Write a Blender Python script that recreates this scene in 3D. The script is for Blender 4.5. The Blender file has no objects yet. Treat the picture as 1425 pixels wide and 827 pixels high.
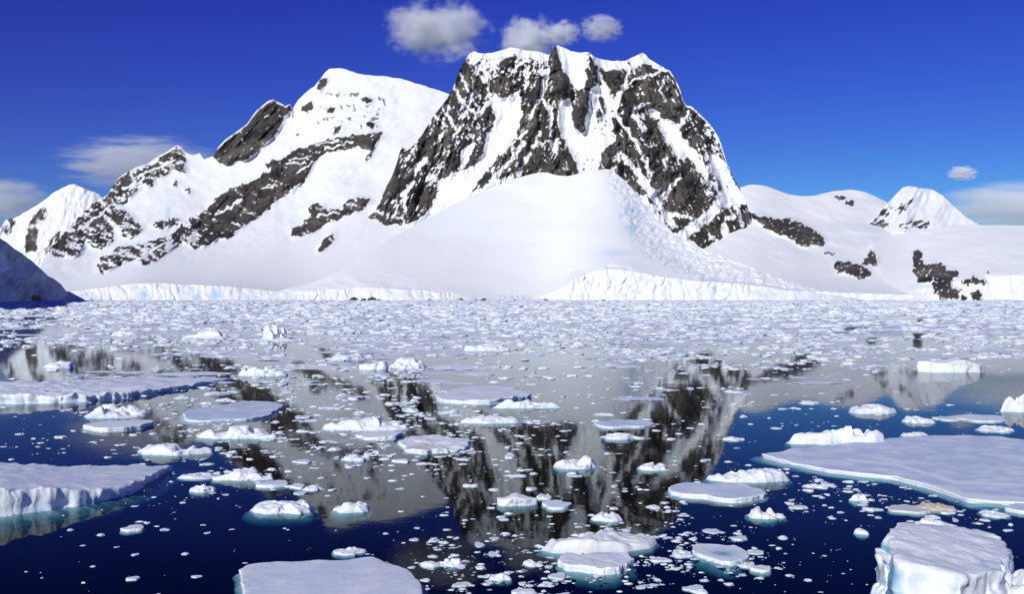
import bpy, math, random
import numpy as np

R = math.radians
rng = np.random.default_rng(7)
random.seed(7)
scene = bpy.context.scene
COL = scene.collection

# ------------------------------------------------------------------ camera model (photo pixels -> world)
F = 1400.0            # focal length in photo pixels (photo 1425 x 827)
CU = 712.5
HV = 412.0            # horizon row
CH = 10.0             # eye height on the ship's deck


def gx(u, d):
    return (u - CU) / F * d


def dist_at(v, z=0.0):
    return (CH - z) * F / (v - HV)


def ground(u, v, z=0.0):
    d = dist_at(v, z)
    return np.array([gx(u, d), d])


# ------------------------------------------------------------------ numpy noise
def _h(ix, iy, iz, seed):
    n = (ix.astype(np.int64) * 374761393 + iy.astype(np.int64) * 668265263 + iz.astype(np.int64) * 2147483647 + seed * 1274126177) & 0xFFFFFFFF
    n = ((n ^ (n >> 13)) * 1274126177) & 0xFFFFFFFF
    n = ((n ^ (n >> 16)) * 2246822519) & 0xFFFFFFFF
    n = n ^ (n >> 15)
    return n


def _fade(t):
    return t * t * t * (t * (t * 6 - 15) + 10)


def perlin2(x, y, seed=0):
    x = np.asarray(x, float); y = np.asarray(y, float)
    xi = np.floor(x); yi = np.floor(y)
    xf = x - xi; yf = y - yi
    u = _fade(xf); v = _fade(yf)
    z = np.zeros_like(xi)

    def g(ox, oy):
        a = _h(xi + ox, yi + oy, z, seed) * (2 * math.pi / 4294967296.0)
        return np.cos(a) * (xf - ox) + np.sin(a) * (yf - oy)
    a = g(0, 0); b = g(1, 0); c = g(0, 1); d = g(1, 1)
    return 1.5 * ((a + (b - a) * u) + ((c + (d - c) * u) - (a + (b - a) * u)) * v)


def perlin3(x, y, zz, seed=0):
    xi = np.floor(x); yi = np.floor(y); zi = np.floor(zz)
    xf = x - xi; yf = y - yi; zf = zz - zi
    u = _fade(xf); v = _fade(yf); w = _fade(zf)

    def val(ox, oy, oz):
        return _h(xi + ox, yi + oy, zi + oz, seed) * (2.0 / 4294967296.0) - 1.0

    def lerp(a, b, t):
        return a + (b - a) * t
    return lerp(lerp(lerp(val(0, 0, 0), val(1, 0, 0), u), lerp(val(0, 1, 0), val(1, 1, 0), u), v),
                lerp(lerp(val(0, 0, 1), val(1, 0, 1), u), lerp(val(0, 1, 1), val(1, 1, 1), u), v), w)


def fbm2(x, y, seed=0, oct=4, gain=0.5):
    s = 0; a = 1.0; t = 0
    for k in range(oct):
        s = s + a * perlin2(x * 2 ** k + 17.3 * k, y * 2 ** k - 9.1 * k, seed + k); t += a; a *= gain
    return s / t


def ridged2(x, y, seed=0, oct=4, gain=0.5):
    s = 0; a = 1.0; t = 0
    for k in range(oct):
        s = s + a * (1 - 2 * np.abs(perlin2(x * 2 ** k + 5.7 * k, y * 2 ** k + 3.3 * k, seed + k))); t += a; a *= gain
    return s / t


def fbm3(x, y, z, seed=0, oct=3, gain=0.5):
    s = 0; a = 1.0; t = 0
    for k in range(oct):
        s = s + a * perlin3(x * 2 ** k, y * 2 ** k, z * 2 ** k, seed + k); t += a; a *= gain
    return s / t


def sstep(a, b, x):
    t = np.clip((x - a) / (b - a), 0, 1)
    return t * t * (3 - 2 * t)


def in_poly(U, V, poly):
    P = np.array(poly, float); ins = np.zeros(U.shape, bool)
    m = (U >= P[:, 0].min()) & (U <= P[:, 0].max()) & (V >= P[:, 1].min()) & (V <= P[:, 1].max())
    u = U[m]; v = V[m]; r = np.zeros(u.shape, bool)
    n = len(P)
    for i in range(n):
        x1, y1 = P[i]; x2, y2 = P[(i + 1) % n]
        if y1 == y2:
            continue
        c = ((y1 > v) != (y2 > v)) & (u < (x2 - x1) * (v - y1) / (y2 - y1) + x1)
        r ^= c
    ins[m] = r
    return ins


def seg_dist(U, V, pts):
    d = np.full(U.shape, 1e9)
    for (x1, y1), (x2, y2) in zip(pts[:-1], pts[1:]):
        dx, dy = x2 - x1, y2 - y1
        t = np.clip(((U - x1) * dx + (V - y1) * dy) / (dx * dx + dy * dy), 0, 1)
        d = np.minimum(d, np.hypot(U - x1 - t * dx, V - y1 - t * dy))
    return d


def blur(a, n):
    for ax in (0, 1):
        for _ in range(2):
            p = np.pad(a, [(n, n) if k == ax else (0, 0) for k in (0, 1)], mode='edge')
            c = np.cumsum(p, axis=ax)
            c = np.concatenate([np.zeros_like(np.take(c, [0], ax)), c], axis=ax)
            L = a.shape[ax]
            a = (np.take(c, range(2 * n + 1, 2 * n + 1 + L), ax) - np.take(c, range(0, L), ax)) / (2 * n + 1)
    return a


# ------------------------------------------------------------------ mesh helpers
def mesh_from(name, verts, quads=None, tris=None, smooth=True, attrs=None, mat=None):
    me = bpy.data.meshes.new(name)
    verts = np.asarray(verts, np.float32)
    q = np.asarray(quads, np.int32).reshape(-1, 4) if quads is not None and len(quads) else np.zeros((0, 4), np.int32)
    t = np.asarray(tris, np.int32).reshape(-1, 3) if tris is not None and len(tris) else np.zeros((0, 3), np.int32)
    me.vertices.add(len(verts)); me.vertices.foreach_set('co', verts.ravel())
    me.loops.add(q.size + t.size)
    me.loops.foreach_set('vertex_index', np.concatenate([q.ravel(), t.ravel()]))
    me.polygons.add(len(q) + len(t))
    starts = np.concatenate([np.arange(len(q)) * 4, len(q) * 4 + np.arange(len(t)) * 3]).astype(np.int32)
    me.polygons.foreach_set('loop_start', starts)
    me.polygons.foreach_set('use_smooth', np.full(len(q) + len(t), smooth))
    for k, a in (attrs or {}).items():
        at = me.attributes.new(k, 'FLOAT', 'POINT')
        at.data.foreach_set('value', np.asarray(a, np.float32).ravel())
    if mat:
        me.materials.append(mat)
    me.update(calc_edges=True)
    me.validate()
    return me


def link(name, me, parent=None, loc=(0, 0, 0)):
    o = bpy.data.objects.new(name, me); COL.objects.link(o)
    o.location = loc
    if parent:
        o.parent = parent
    return o


def tag(o, label=None, cat=None, group=None, kind=None):
    if label: o['label'] = label
    if cat: o['category'] = cat
    if group: o['group'] = group
    if kind: o['kind'] = kind
    return o


# ------------------------------------------------------------------ materials
class NT:
    def __init__(self, name):
        self.m = bpy.data.materials.new(name); self.m.use_nodes = True
        self.t = self.m.node_tree; self.t.nodes.clear()
        self.out = self.n('ShaderNodeOutputMaterial')

    def n(self, ty, **kw):
        nd = self.t.nodes.new(ty)
        for k, v in kw.items():
            if k in nd.inputs: nd.inputs[k].default_value = v
            else: setattr(nd, k, v)
        return nd

    def l(self, a, b):
        self.t.links.new(a, b)

    def math(self, op, a, b=None):
        nd = self.n('ShaderNodeMath', operation=op)
        for i, x in enumerate((a, b)):
            if x is None: continue
            if isinstance(x, (int, float)): nd.inputs[i].default_value = x
            else: self.l(x, nd.inputs[i])
        return nd.outputs[0]

    def mix(self, f, a, b):
        nd = self.n('ShaderNodeMix', data_type='RGBA')
        for s, x in ((nd.inputs[0], f), (nd.inputs[6], a), (nd.inputs[7], b)):
            if isinstance(x, (int, float)): s.default_value = x
            elif isinstance(x, tuple): s.default_value = (*x, 1)
            else: self.l(x, s)
        return nd.outputs[2]

    def noise(self, vec, scale, detail=4, rough=0.55):
        nd = self.n('ShaderNodeTexNoise'); nd.inputs['Scale'].default_value = scale
        nd.inputs['Detail'].default_value = detail; nd.inputs['Roughness'].default_value = rough
        self.l(vec, nd.inputs['Vector'])
        return nd

    def ramp(self, fac, stops):
        nd = self.n('ShaderNodeValToRGB')
        e = nd.color_ramp.elements
        while len(e) < len(stops): e.new(0.5)
        for k, (p, c) in enumerate(stops):
            e[k].position = p; e[k].color = (*c, 1) if len(c) == 3 else c
        self.l(fac, nd.inputs[0])
        return nd.outputs[0]


def terrain_material():
    k = NT('snow_and_rock')
    geo = k.n('ShaderNodeNewGeometry'); pos = geo.outputs['Position']
    rock = k.n('ShaderNodeAttribute', attribute_name='rock').outputs['Fac']
    ice = k.n('ShaderNodeAttribute', attribute_name='ice').outputs['Fac']
    mp = k.n('ShaderNodeMapping'); mp.inputs['Scale'].default_value = (1, 1, 0.35); k.l(pos, mp.inputs['Vector'])
    n1 = k.noise(mp.outputs[0], 0.011, 6, 0.62).outputs['Fac']
    n2 = k.noise(pos, 0.004, 4).outputs['Fac']
    n3 = k.noise(pos, 0.05, 5, 0.6).outputs['Fac']
    rc = k.ramp(n1, [(0.30, (0.022, 0.024, 0.027)), (0.48, (0.072, 0.067, 0.062)), (0.68, (0.165, 0.143, 0.121))])
    tone = k.ramp(k.noise(mp.outputs[0], 0.006, 4, 0.6).outputs['Fac'], [(0.38, (0.64, 0.64, 0.67)), (0.62, (1.15, 1.12, 1.08))])
    tm = k.n('ShaderNodeMix', data_type='RGBA', blend_type='MULTIPLY'); tm.inputs[0].default_value = 1.0; k.l(rc, tm.inputs[6]); k.l(tone, tm.inputs[7]); rc = tm.outputs[2]
    rust = k.ramp(n2, [(0.5, (0, 0, 0)), (0.68, (1, 1, 1))])
    rc = k.mix(k.math('MULTIPLY', rust, 0.45), rc, (0.105, 0.072, 0.054))
    sc = k.mix(n3, (0.88, 0.90, 0.92), (0.935, 0.94, 0.94))
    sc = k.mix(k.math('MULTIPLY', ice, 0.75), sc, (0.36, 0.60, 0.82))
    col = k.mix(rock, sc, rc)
    b = k.n('ShaderNodeBsdfPrincipled'); k.l(col, b.inputs['Base Color'])
    b.inputs['Roughness'].default_value = 0.75; b.inputs['Specular IOR Level'].default_value = 0.15
    bn = k.noise(mp.outputs[0], 0.035, 8, 0.65).outputs['Fac']
    bp = k.n('ShaderNodeBump'); k.l(bn, bp.inputs['Height'])
    bp.inputs['Distance'].default_value = 22
    k.l(k.math('ADD', k.math('MULTIPLY', rock, 0.5), 0.08), bp.inputs['Strength'])
    k.l(bp.outputs[0], b.inputs['Normal'])
    k.l(b.outputs[0], k.out.inputs[0])
    return k.m


def floe_material():
    k = NT('sea_ice')
    geo = k.n('ShaderNodeNewGeometry'); pos = geo.outputs['Position']
    blue = k.n('ShaderNodeAttribute', attribute_name='blue').outputs['Fac']
    stain = k.n('ShaderNodeAttribute', attribute_name='stain').outputs['Fac']
    wet = k.n('ShaderNodeAttribute', attribute_name='wet').outputs['Fac']
    n1 = k.noise(pos, 1.3, 6, 0.6).outputs['Fac']
    n2 = k.noise(pos, 5.0, 4, 0.55).outputs['Fac']
    sc = k.mix(n1, (0.74, 0.79, 0.85), (0.87, 0.88, 0.89))
    n0 = k.noise(pos, 0.55, 6, 0.65).outputs['Fac']
    drift = k.ramp(n0, [(0.36, (0.12, 0.12, 0.12)), (0.56, (1, 1, 1))])
    sc = k.mix(k.math('MULTIPLY', k.math('MULTIPLY', wet, drift), 0.9), sc, (0.47, 0.56, 0.76))
    sc = k.mix(k.math('MULTIPLY', blue, 0.9), sc, (0.12, 0.36, 0.52))
    sc = k.mix(k.math('MULTIPLY', stain, 0.9), sc, (0.55, 0.43, 0.20))
    b = k.n('ShaderNodeBsdfPrincipled'); k.l(sc, b.inputs['Base Color'])
    b.inputs['Roughness'].default_value = 0.55; b.inputs['Specular IOR Level'].default_value = 0.25
    bp = k.n('ShaderNodeBump'); bp.inputs['Distance'].default_value = 0.06; k.l(k.math('SUBTRACT', 0.32, k.math('MULTIPLY', wet, 0.22)), bp.inputs['Strength'])
    k.l(k.math('ADD', n2, k.math('MULTIPLY', n1, 1.5)), bp.inputs['Height']); k.l(bp.outputs[0], b.inputs['Normal'])
    k.l(b.outputs[0], k.out.inputs[0])
    return k.m


def dark_rock_material():
    k = NT('wet_shore_rock')
    geo = k.n('ShaderNodeNewGeometry')
    n1 = k.noise(geo.outputs['Position'], 0.4, 5).outputs['Fac']
    c = k.ramp(n1, [(0.35, (0.025, 0.025, 0.028)), (0.65, (0.08, 0.075, 0.07))])
    b = k.n('ShaderNodeBsdfPrincipled', Roughness=0.8); k.l(c, b.inputs['Base Color'])
    k.l(b.outputs[0], k.out.inputs[0])
    return k.m


def water_material():
    k = NT('sea_water')
    geo = k.n('ShaderNodeNewGeometry'); pos = geo.outputs['Position']
    na = k.noise(pos, 0.9, 3, 0.5).outputs['Fac']
    nb = k.noise(pos, 0.16, 3, 0.5).outputs['Fac']
    h = k.math('ADD', k.math('MULTIPLY', na, 0.0020), k.math('MULTIPLY', nb, 0.0055))
    bp = k.n('ShaderNodeBump'); bp.inputs['Strength'].default_value = 1.0; bp.inputs['Distance'].default_value = 1.0
    k.l(h, bp.inputs['Height'])
    dt = k.n('ShaderNodeVectorMath', operation='DOT_PRODUCT'); k.l(geo.outputs['Incoming'], dt.inputs[0]); k.l(bp.outputs[0], dt.inputs[1])
    inv = k.math('SUBTRACT', 1.0, k.math('MINIMUM', k.math('ABSOLUTE', dt.outputs['Value']), 1.0))
    sch = k.math('ADD', 0.02, k.math('MULTIPLY', k.math('POWER', inv, 5.0), 0.98))
    gl = k.n('ShaderNodeBsdfGlossy'); gl.inputs['Roughness'].default_value = 0.032
    gl.inputs['Color'].default_value = (0.93, 0.97, 1, 1); k.l(bp.outputs[0], gl.inputs['Normal'])
    tr = k.n('ShaderNodeBsdfTransparent'); tr.inputs['Color'].default_value = (0.58, 0.70, 0.72, 1)
    mx = k.n('ShaderNodeMixShader'); k.l(k.math('POWER', sch, 1.8), mx.inputs[0]); k.l(tr.outputs[0], mx.inputs[1]); k.l(gl.outputs[0], mx.inputs[2])
    k.l(mx.outputs[0], k.out.inputs['Surface'])
    va = k.n('ShaderNodeVolumeAbsorption'); va.inputs['Color'].default_value = (0.02, 0.46, 0.50, 1); va.inputs['Density'].default_value = 1.6
    k.l(va.outputs[0], k.out.inputs['Volume'])
    return k.m


def seabed_material():
    k = NT('deep_seabed')
    geo = k.n('ShaderNodeNewGeometry')
    n1 = k.noise(geo.outputs['Position'], 0.02, 3).outputs['Fac']
    c = k.mix(n1, (0.01, 0.012, 0.02), (0.02, 0.025, 0.035))
    b = k.n('ShaderNodeBsdfPrincipled', Roughness=0.9); k.l(c, b.inputs['Base Color'])
    k.l(b.outputs[0], k.out.inputs[0])
    return k.m


def cloud_material(dens, scale, thr, stretch=(1, 1, 1), seed=0.0):
    k = NT('cloud_vapour')
    tc = k.n('ShaderNodeTexCoord')
    ob = tc.outputs['Object']
    ln = k.n('ShaderNodeVectorMath', operation='LENGTH'); k.l(ob, ln.inputs[0])
    mp = k.n('ShaderNodeMapping'); mp.inputs['Scale'].default_value = stretch; mp.inputs['Location'].default_value = (seed, seed * 1.7, seed * 0.6)
    k.l(ob, mp.inputs['Vector'])
    nz = k.noise(mp.outputs[0], scale, 8, 0.68).outputs['Fac']
    fall = k.math('SUBTRACT', 1.0, k.math('POWER', ln.outputs['Value'], 1.6))
    d = k.math('SUBTRACT', k.math('ADD', nz, k.math('MULTIPLY', fall, 0.34)), thr)
    d = k.math('MULTIPLY', k.math('MAXIMUM', d, 0.0), dens)
    d = k.math('MULTIPLY', d, k.math('MAXIMUM', k.math('MINIMUM', k.math('MULTIPLY', fall, 3.0), 1.0), 0.0))
    pv = k.n('ShaderNodeVolumePrincipled'); pv.inputs['Color'].default_value = (0.97, 0.98, 1, 1)
    pv.inputs['Anisotropy'].default_value = -0.3
    k.l(d, pv.inputs['Density'])
    k.l(pv.outputs[0], k.out.inputs['Volume'])
    return k.m


M_TER = terrain_material()
M_ICE = floe_material()
M_ROCK = dark_rock_material()
M_SEA = water_material()
M_BED = seabed_material()

# ------------------------------------------------------------------ terrain sheets
BASEV = 420.0


def terrain(name, label, u0, u1, du, dv, top, depth, rockfn, thick=900, jag=0.0, jagrock=None, basev=BASEV, disp=None, icefn=None, smooth_u=26.0, cat='mountain'):
    """a slope seen as rows from the shore up to its ridge, with its own depth at every point and a back side behind the ridge"""
    us = np.arange(u0, u1 + du, du)
    tp = np.array(top, float)
    vt = np.interp(us, tp[:, 0], tp[:, 1])
    vt = vt + jag * fbm2(us / 14.0, us * 0 + 3.3, 91, 4)
    vt = np.minimum(vt, basev - 1.0)
    nv = int((basev - vt.min()) / dv) + 1
    t = np.linspace(0, 1, nv)[:, None]
    V = basev + t * (vt[None, :] - basev)
    U = np.repeat(us[None, :], nv, 0)
    T = np.repeat(t, len(us), 1)
    k = np.exp(-0.5 * (np.arange(-150, 151) * du / smooth_u) ** 2); k /= k.sum()
    vs_ = np.convolve(np.pad(np.interp(us, tp[:, 0], tp[:, 1]), 150, mode='edge'), k, mode='valid')
    D = depth(U, V, np.minimum(vs_, basev - 3.0)[None, :])
    if disp is not None:
        D = D + disp(U, V, T)
    X = gx(U, D); Y = D; Z = CH + (HV - V) / F * D

    # slope
    P = np.stack([X, Y, Z], -1)
    du_ = np.gradient(P, axis=1); dv_ = np.gradient(P, axis=0)
    N = np.cross(du_, dv_); N /= np.maximum(np.linalg.norm(N, axis=-1, keepdims=True), 1e-9)
    rock = rockfn(U, V, T, N) if rockfn else np.zeros_like(U)
    ice = icefn(U, V, T) if icefn else np.zeros_like(U)
    # back side
    nb = 10
    Dt = D[-1]; Zt = Z[-1]
    bx = [X]; by = [Y]; bz = [Z]; br = [rock]; bi = [ice]
    for i in range(1, nb + 1):
        s = i / nb
        d = Dt + s * thick
        z = np.maximum(Zt, 0) * (1 - s ** 1.3) - 3 * s
        bx.append(gx(us, d)[None]); by.append(d[None]); bz.append(z[None])
        br.append(np.clip(rock[-1:] * (1 - s), 0, 1)); bi.append(ice[-1:] * 0)
    X = np.concatenate(bx); Y = np.concatenate(by); Z = np.concatenate(bz); rock = np.concatenate(br); ice = np.concatenate(bi)
    n, m = X.shape
    idx = np.arange(n * m).reshape(n, m)
    q = np.stack([idx[:-1, :-1], idx[:-1, 1:], idx[1:, 1:], idx[1:, :-1]], -1).reshape(-1, 4)
    me = mesh_from(name, np.stack([X, Y, Z], -1).reshape(-1, 3), q, attrs={'rock': rock, 'ice': ice}, mat=M_TER)
    o = link(name, me)
    tag(o, label, cat, kind='structure')
    return o


def wob(U, V, amp, s, seed):
    return U + amp * fbm2(U / s, V / s, seed, 3), V + amp * fbm2(U / s + 50, V / s + 50, seed + 20, 3)


def polys_mask(U, V, polys):
    m = np.zeros(U.shape)
    for p in polys:
        m = np.maximum(m, in_poly(U, V, p).astype(float))
    return m


def lines_mask(U, V, lines):
    m = np.zeros(U.shape)
    for w, pts in lines:
        d = seg_dist(U, V, pts)
        m = np.maximum(m, 1 - sstep(w * 0.42, w * 0.62, d))
    return m


def cliff_fn(pts):
    p = np.array(pts, float)
    xs = np.arange(p[0, 0] - 60, p[-1, 0] + 60, 0.5); raw = np.interp(xs, p[:, 0], p[:, 1])
    tab = {}

    def f(U, sm=16.0):
        if sm == 0: return np.interp(U, p[:, 0], p[:, 1])
        if sm not in tab:
            n = int(sm * 6); k = np.exp(-0.5 * (np.arange(-n, n + 1) * 0.5 / sm) ** 2)
            tab[sm] = np.convolve(np.pad(raw, n, mode='edge'), k / k.sum(), mode='valid')
        return np.interp(U, xs, tab[sm]) + (2.2 * fbm2(U / 24, U * 0 + p[0, 0], 55, 4) if sm < 20 else 0)
    return f


def fracture(U, V, seed):
    """vertical ice-cliff fracturing, in metres of depth"""
    uw = U + 5 * fbm2(U / 20, V / 14, seed + 7, 2)
    return 10 * fbm2(uw / 34, V / 40, seed, 3) + 7 * ridged2(uw / 26, V / 60, seed + 1, 3) * sstep(-0.25, 0.35, fbm2(U / 45, V / 60, seed + 2, 2)) + 3.2 * fbm2(U / 7, V / 8, seed + 3, 4) + 8 * sstep(-0.1, 0.4, fbm2(U / 60, V / 90, seed + 9, 2)) * np.maximum(0, 1 - 7 * np.abs(perlin2(uw / 17, V / 50, seed + 4)))


# ---- A: small peak far left
A_TOP = [(-420, 330), (-300, 300), (-160, 318), (-60, 335), (0, 318), (8, 306), (18, 304), (28, 300), (35, 295), (48, 288), (60, 280), (72, 270), (84, 262), (96, 257), (103, 256), (110, 259), (120, 263), (138, 270), (152, 283), (170, 300), (200, 330), (260, 372), (330, 410)]
A_ROCK = [[(2, 318), (8, 304), (18, 303), (24, 312), (16, 322), (8, 326)], [(34, 350), (38, 315), (48, 298), (60, 288), (66, 290), (60, 312), (52, 330), (50, 352)],
          [(62, 352), (70, 330), (84, 322), (100, 330), (112, 318), (118, 300), (124, 306), (116, 345), (95, 372), (70, 370)]]


def a_rock(U, V, T, N):
    u, v = wob(U, V, 5, 10, 11)
    m = polys_mask(u, v, A_ROCK)
    streak = ridged2((U + 0.35 * V) / 7, V / 26, 14, 4)
    return np.clip(m * sstep(0.0, 0.25, streak) * sstep(-0.4, 0.0, fbm2(U / 12, V / 16, 15, 3)), 0, 1)


terrain('mountain', 'pointed snow peak at the far left edge behind the dark shaded headland', -420, 330, 1.2, 1.2, A_TOP,
        lambda U, V, vt: 4700 + 1500 * np.clip((BASEV - V) / (BASEV - vt), 0, 1.3) ** 0.9, a_rock, jag=1.5,
        disp=lambda U, V, T: 70 * ridged2((U + 0.35 * V) / 30, V / 80, 5, 4) * (0.3 + T * 0.7) + 18 * fbm2(U / 12, V / 16, 8, 4))

# ---- B: long snow mountain with diagonal rock bands
B_TOP = [(-60, 418), (20, 416), (45, 395), (60, 362), (70, 345), (80, 334), (92, 320), (105, 305), (118, 292), (130, 282), (150, 271), (158, 258), (166, 247), (178, 239), (190, 233), (205, 228), (220, 218), (235, 209), (247, 202), (253, 205), (258, 212), (268, 216), (278, 213), (284, 222), (292, 219), (298, 216),
         (303, 206), (312, 196), (322, 188), (334, 180), (343, 173), (350, 163), (358, 153), (366, 146), (374, 140), (380, 138), (390, 143), (397, 147), (404, 144), (406, 153), (411, 146), (416, 138), (424, 130), (432, 124), (438, 120), (446, 110), (452, 101), (458, 96), (468, 95), (482, 96), (495, 101), (508, 104), (535, 106), (560, 110), (590, 119), (612, 126), (627, 132), (660, 146), (720, 180), (800, 240)]
B_ROCK = [
    [(63, 352), (70, 345), (105, 305), (130, 283), (150, 272), (160, 290), (172, 292), (168, 305), (156, 318), (158, 338), (140, 348), (118, 338), (110, 358), (92, 358), (75, 356)],
    [(150, 272), (158, 256), (166, 247), (188, 236), (215, 228), (232, 212), (246, 204), (257, 214), (258, 242), (240, 236), (228, 246), (214, 248), (212, 262), (198, 258), (186, 270), (172, 284), (160, 284)],
    [(160, 300), (175, 292), (182, 300), (198, 320), (185, 332), (170, 330)],
    [(134, 372), (140, 358), (160, 346), (182, 342), (205, 338), (222, 332), (240, 325), (252, 312), (264, 304), (278, 298), (290, 290), (300, 277), (312, 268), (330, 258), (346, 254), (362, 246), (376, 236), (383, 226), (398, 218), (410, 208), (430, 203), (446, 197), (464, 192), (484, 190), (498, 187), (520, 184), (532, 184),
     (526, 196), (521, 206), (514, 222), (507, 226), (514, 210), (506, 208), (498, 204), (484, 208), (466, 210), (452, 213), (440, 222), (432, 236), (424, 252), (408, 264), (392, 274), (376, 288), (358, 303), (350, 308), (330, 322), (318, 332), (306, 330), (290, 341), (270, 346), (262, 338), (250, 340), (232, 352), (218, 364), (198, 370), (188, 362), (170, 366), (152, 378), (142, 380)],
    [(404, 328), (408, 318), (420, 312), (424, 306), (432, 298), (428, 290), (436, 282), (452, 286), (456, 292), (468, 290), (476, 290), (484, 278), (494, 274), (504, 276), (516, 275), (516, 280), (504, 290), (488, 298), (470, 306), (452, 312), (438, 322), (430, 327), (416, 330)],
    [(442, 350), (450, 334), (460, 325), (466, 323), (466, 334), (456, 344), (448, 350)],
    [(418, 152), (426, 143), (432, 140), (436, 150), (428, 156), (420, 156)], [(447, 110), (455, 108), (453, 118), (447, 128), (441, 124)],
    [(464, 182), (470, 175), (476, 172), (476, 180), (468, 186)], [(508, 172), (516, 168), (522, 172), (518, 178), (512, 177)], [(454, 152), (468, 149), (464, 156), (456, 156)],
    [(367, 229), (380, 223), (390, 224), (386, 231), (372, 232)], [(411, 186), (416, 184), (417, 188), (412, 189)], [(503, 137), (513, 136), (520, 142), (508, 144)],
    [(240, 252), (246, 250), (247, 258), (242, 259)], [(258, 264), (263, 262), (263, 270), (258, 270)], [(212, 312), (222, 306), (232, 308), (240, 304), (254, 306), (246, 312), (228, 318), (214, 318)],
]
B_PIN = [[(296, 218), (303, 206), (312, 196), (334, 180), (343, 173), (358, 153), (378, 139), (396, 147), (404, 145), (406, 154), (396, 162), (390, 176), (384, 186), (370, 200), (352, 216), (338, 224), (330, 224), (318, 232), (306, 228)]]
B_SNOWLINES = [(2.4, [(402, 222), (428, 220)]), (2.2, [(398, 228), (424, 226)]), (2.2, [(412, 240), (436, 226)]), (2.4, [(366, 262), (384, 258)]), (3, [(320, 290), (335, 278)]), (2.4, [(438, 202), (470, 196)]), (2.4, [(300, 300), (318, 288)]),
               (3, [(196, 360), (214, 346), (226, 340)]), (3, [(160, 352), (176, 350)]), (3, [(150, 340), (136, 362)]), (2.5, [(452, 208), (490, 196)]), (3, [(440, 300), (470, 296)]), (4, [(172, 262), (200, 250)]), (4, [(190, 246), (240, 224)]), (3, [(110, 320), (150, 290)])]
B_CLIFF = cliff_fn([(-80, 414), (60, 408), (110, 406), (150, 400), (185, 393), (230, 394), (280, 398), (320, 397), (350, 402), (385, 405), (420, 410), (900, 412)])


def b_depth(U, V, vt):
    vc = np.maximum(B_CLIFF(U, 26.0), vt + 2)
    t = np.clip((vc - V) / np.maximum(vc - vt, 1), 0, 1.25)
    vj = np.maximum(B_CLIFF(U), vt + 2)
    c = np.clip((BASEV - V) / np.maximum(BASEV - vj, 0.5), 0, 1)
    return 2160 + 75 * c + 2500 * t ** 0.62 * (0.12 + 0.88 * ((vc - vt) / 200) / (1 + ((vc - vt) / 200) ** 3) ** (1 / 3))


def b_disp(U, V, T):
    vc = B_CLIFF(U)
    cl = sstep(vc - 3, vc + 1, V)
    rm = blur(polys_mask(U, V, B_ROCK), 5)
    pin = blur(polys_mask(U, V, B_PIN), 3)
    s = U + 0.9 * V
    up = sstep(0.12, 0.4, T)
    return fracture(U, V, 31) * cl + (1 - cl) * up * (30 * fbm2(U / 90, V / 60, 2, 4) + 15 * fbm2(U / 30 + V / 40, V / 20, 3, 5)) + rm * (45 * ridged2(s / 34, (V - 0.5 * U) / 50, 6, 5) - 60) + pin * (70 * ridged2(s / 30, V / 60, 9, 5) - 90)


def b_rock(U, V, T, N):
    u, v = wob(U, V, 5, 9, 21)
    m = polys_mask(u, v, B_ROCK)
    nz = fbm2((U - 0.6 * V) / 9, (V + 0.5 * U) / 5, 23, 4)
    left = 1 - sstep(255, 300, U)
    nz2 = fbm2((U - 0.9 * V) / 5, (V + 0.55 * U) / 2.6, 24, 3)
    nz3 = fbm2((U + 0.8 * V) / 26, (V - 0.5 * U) / 9, 25, 3)
    sn = sstep(0.25 - 0.16 * left, 0.33 - 0.16 * left, 0.30 * nz + 0.32 * nz2 + 0.55 * nz3 + 0.2 * np.clip(N[..., 2] - 0.6, 0, 1))
    m = m * (1 - sn) * (1 - lines_mask(u, v, B_SNOWLINES))
    up, vp = wob(U, V, 3, 8, 26)
    p = polys_mask(up, vp, B_PIN)
    p = p * (1 - sstep(0.36, 0.46, nz) * 0.9)
    ridge = 1 - sstep(1.0, 3.5, (V - np.interp(U, [q[0] for q in B_TOP], [q[1] for q in B_TOP])) + 2.5 * fbm2(U / 7, V * 0, 28, 2))
    p = p * (1 - ridge * (U > 303))
    # thin streaks on the upper snow face
    st = sstep(0.5, 0.6, ridged2((U - 0.3 * V) / 8, V / 26, 29, 3)) * in_poly(u, v, [(440, 130), (540, 130), (530, 180), (440, 190)]) * sstep(0.05, 0.3, fbm2(U / 14, V / 9, 30, 2)) * 0.8
    return np.clip(np.maximum(np.maximum(m, p), st), 0, 1)


def b_ice(U, V, T):
    vc = B_CLIFF(U)
    cl = sstep(vc - 2, vc + 3, V)
    spots = np.maximum(np.exp(-((U - 200) / 5) ** 2 - ((V - 411) / 7) ** 2), np.maximum(np.exp(-((U - 272) / 5) ** 2 - ((V - 414) / 4) ** 2), np.exp(-((U - 300) / 7) ** 2 - ((V - 412) / 7) ** 2)))
    cre = np.exp(-((U - 234) / 3) ** 2 - ((V - 300) / 18) ** 2) * 0.6
    return np.clip(cl * sstep(0.15, 0.5, fbm2(U / 9, V / 14, 33, 3)) * 0.7 + spots * 1.1 + cre, 0, 1)


terrain('snow_mountain', 'long snow covered mountain with dark diagonal rock bands, left of the central rock massif', -60, 800, 0.9, 0.9, B_TOP, b_depth, b_rock, jag=1.6, disp=b_disp, icefn=b_ice, thick=1400)

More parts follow.
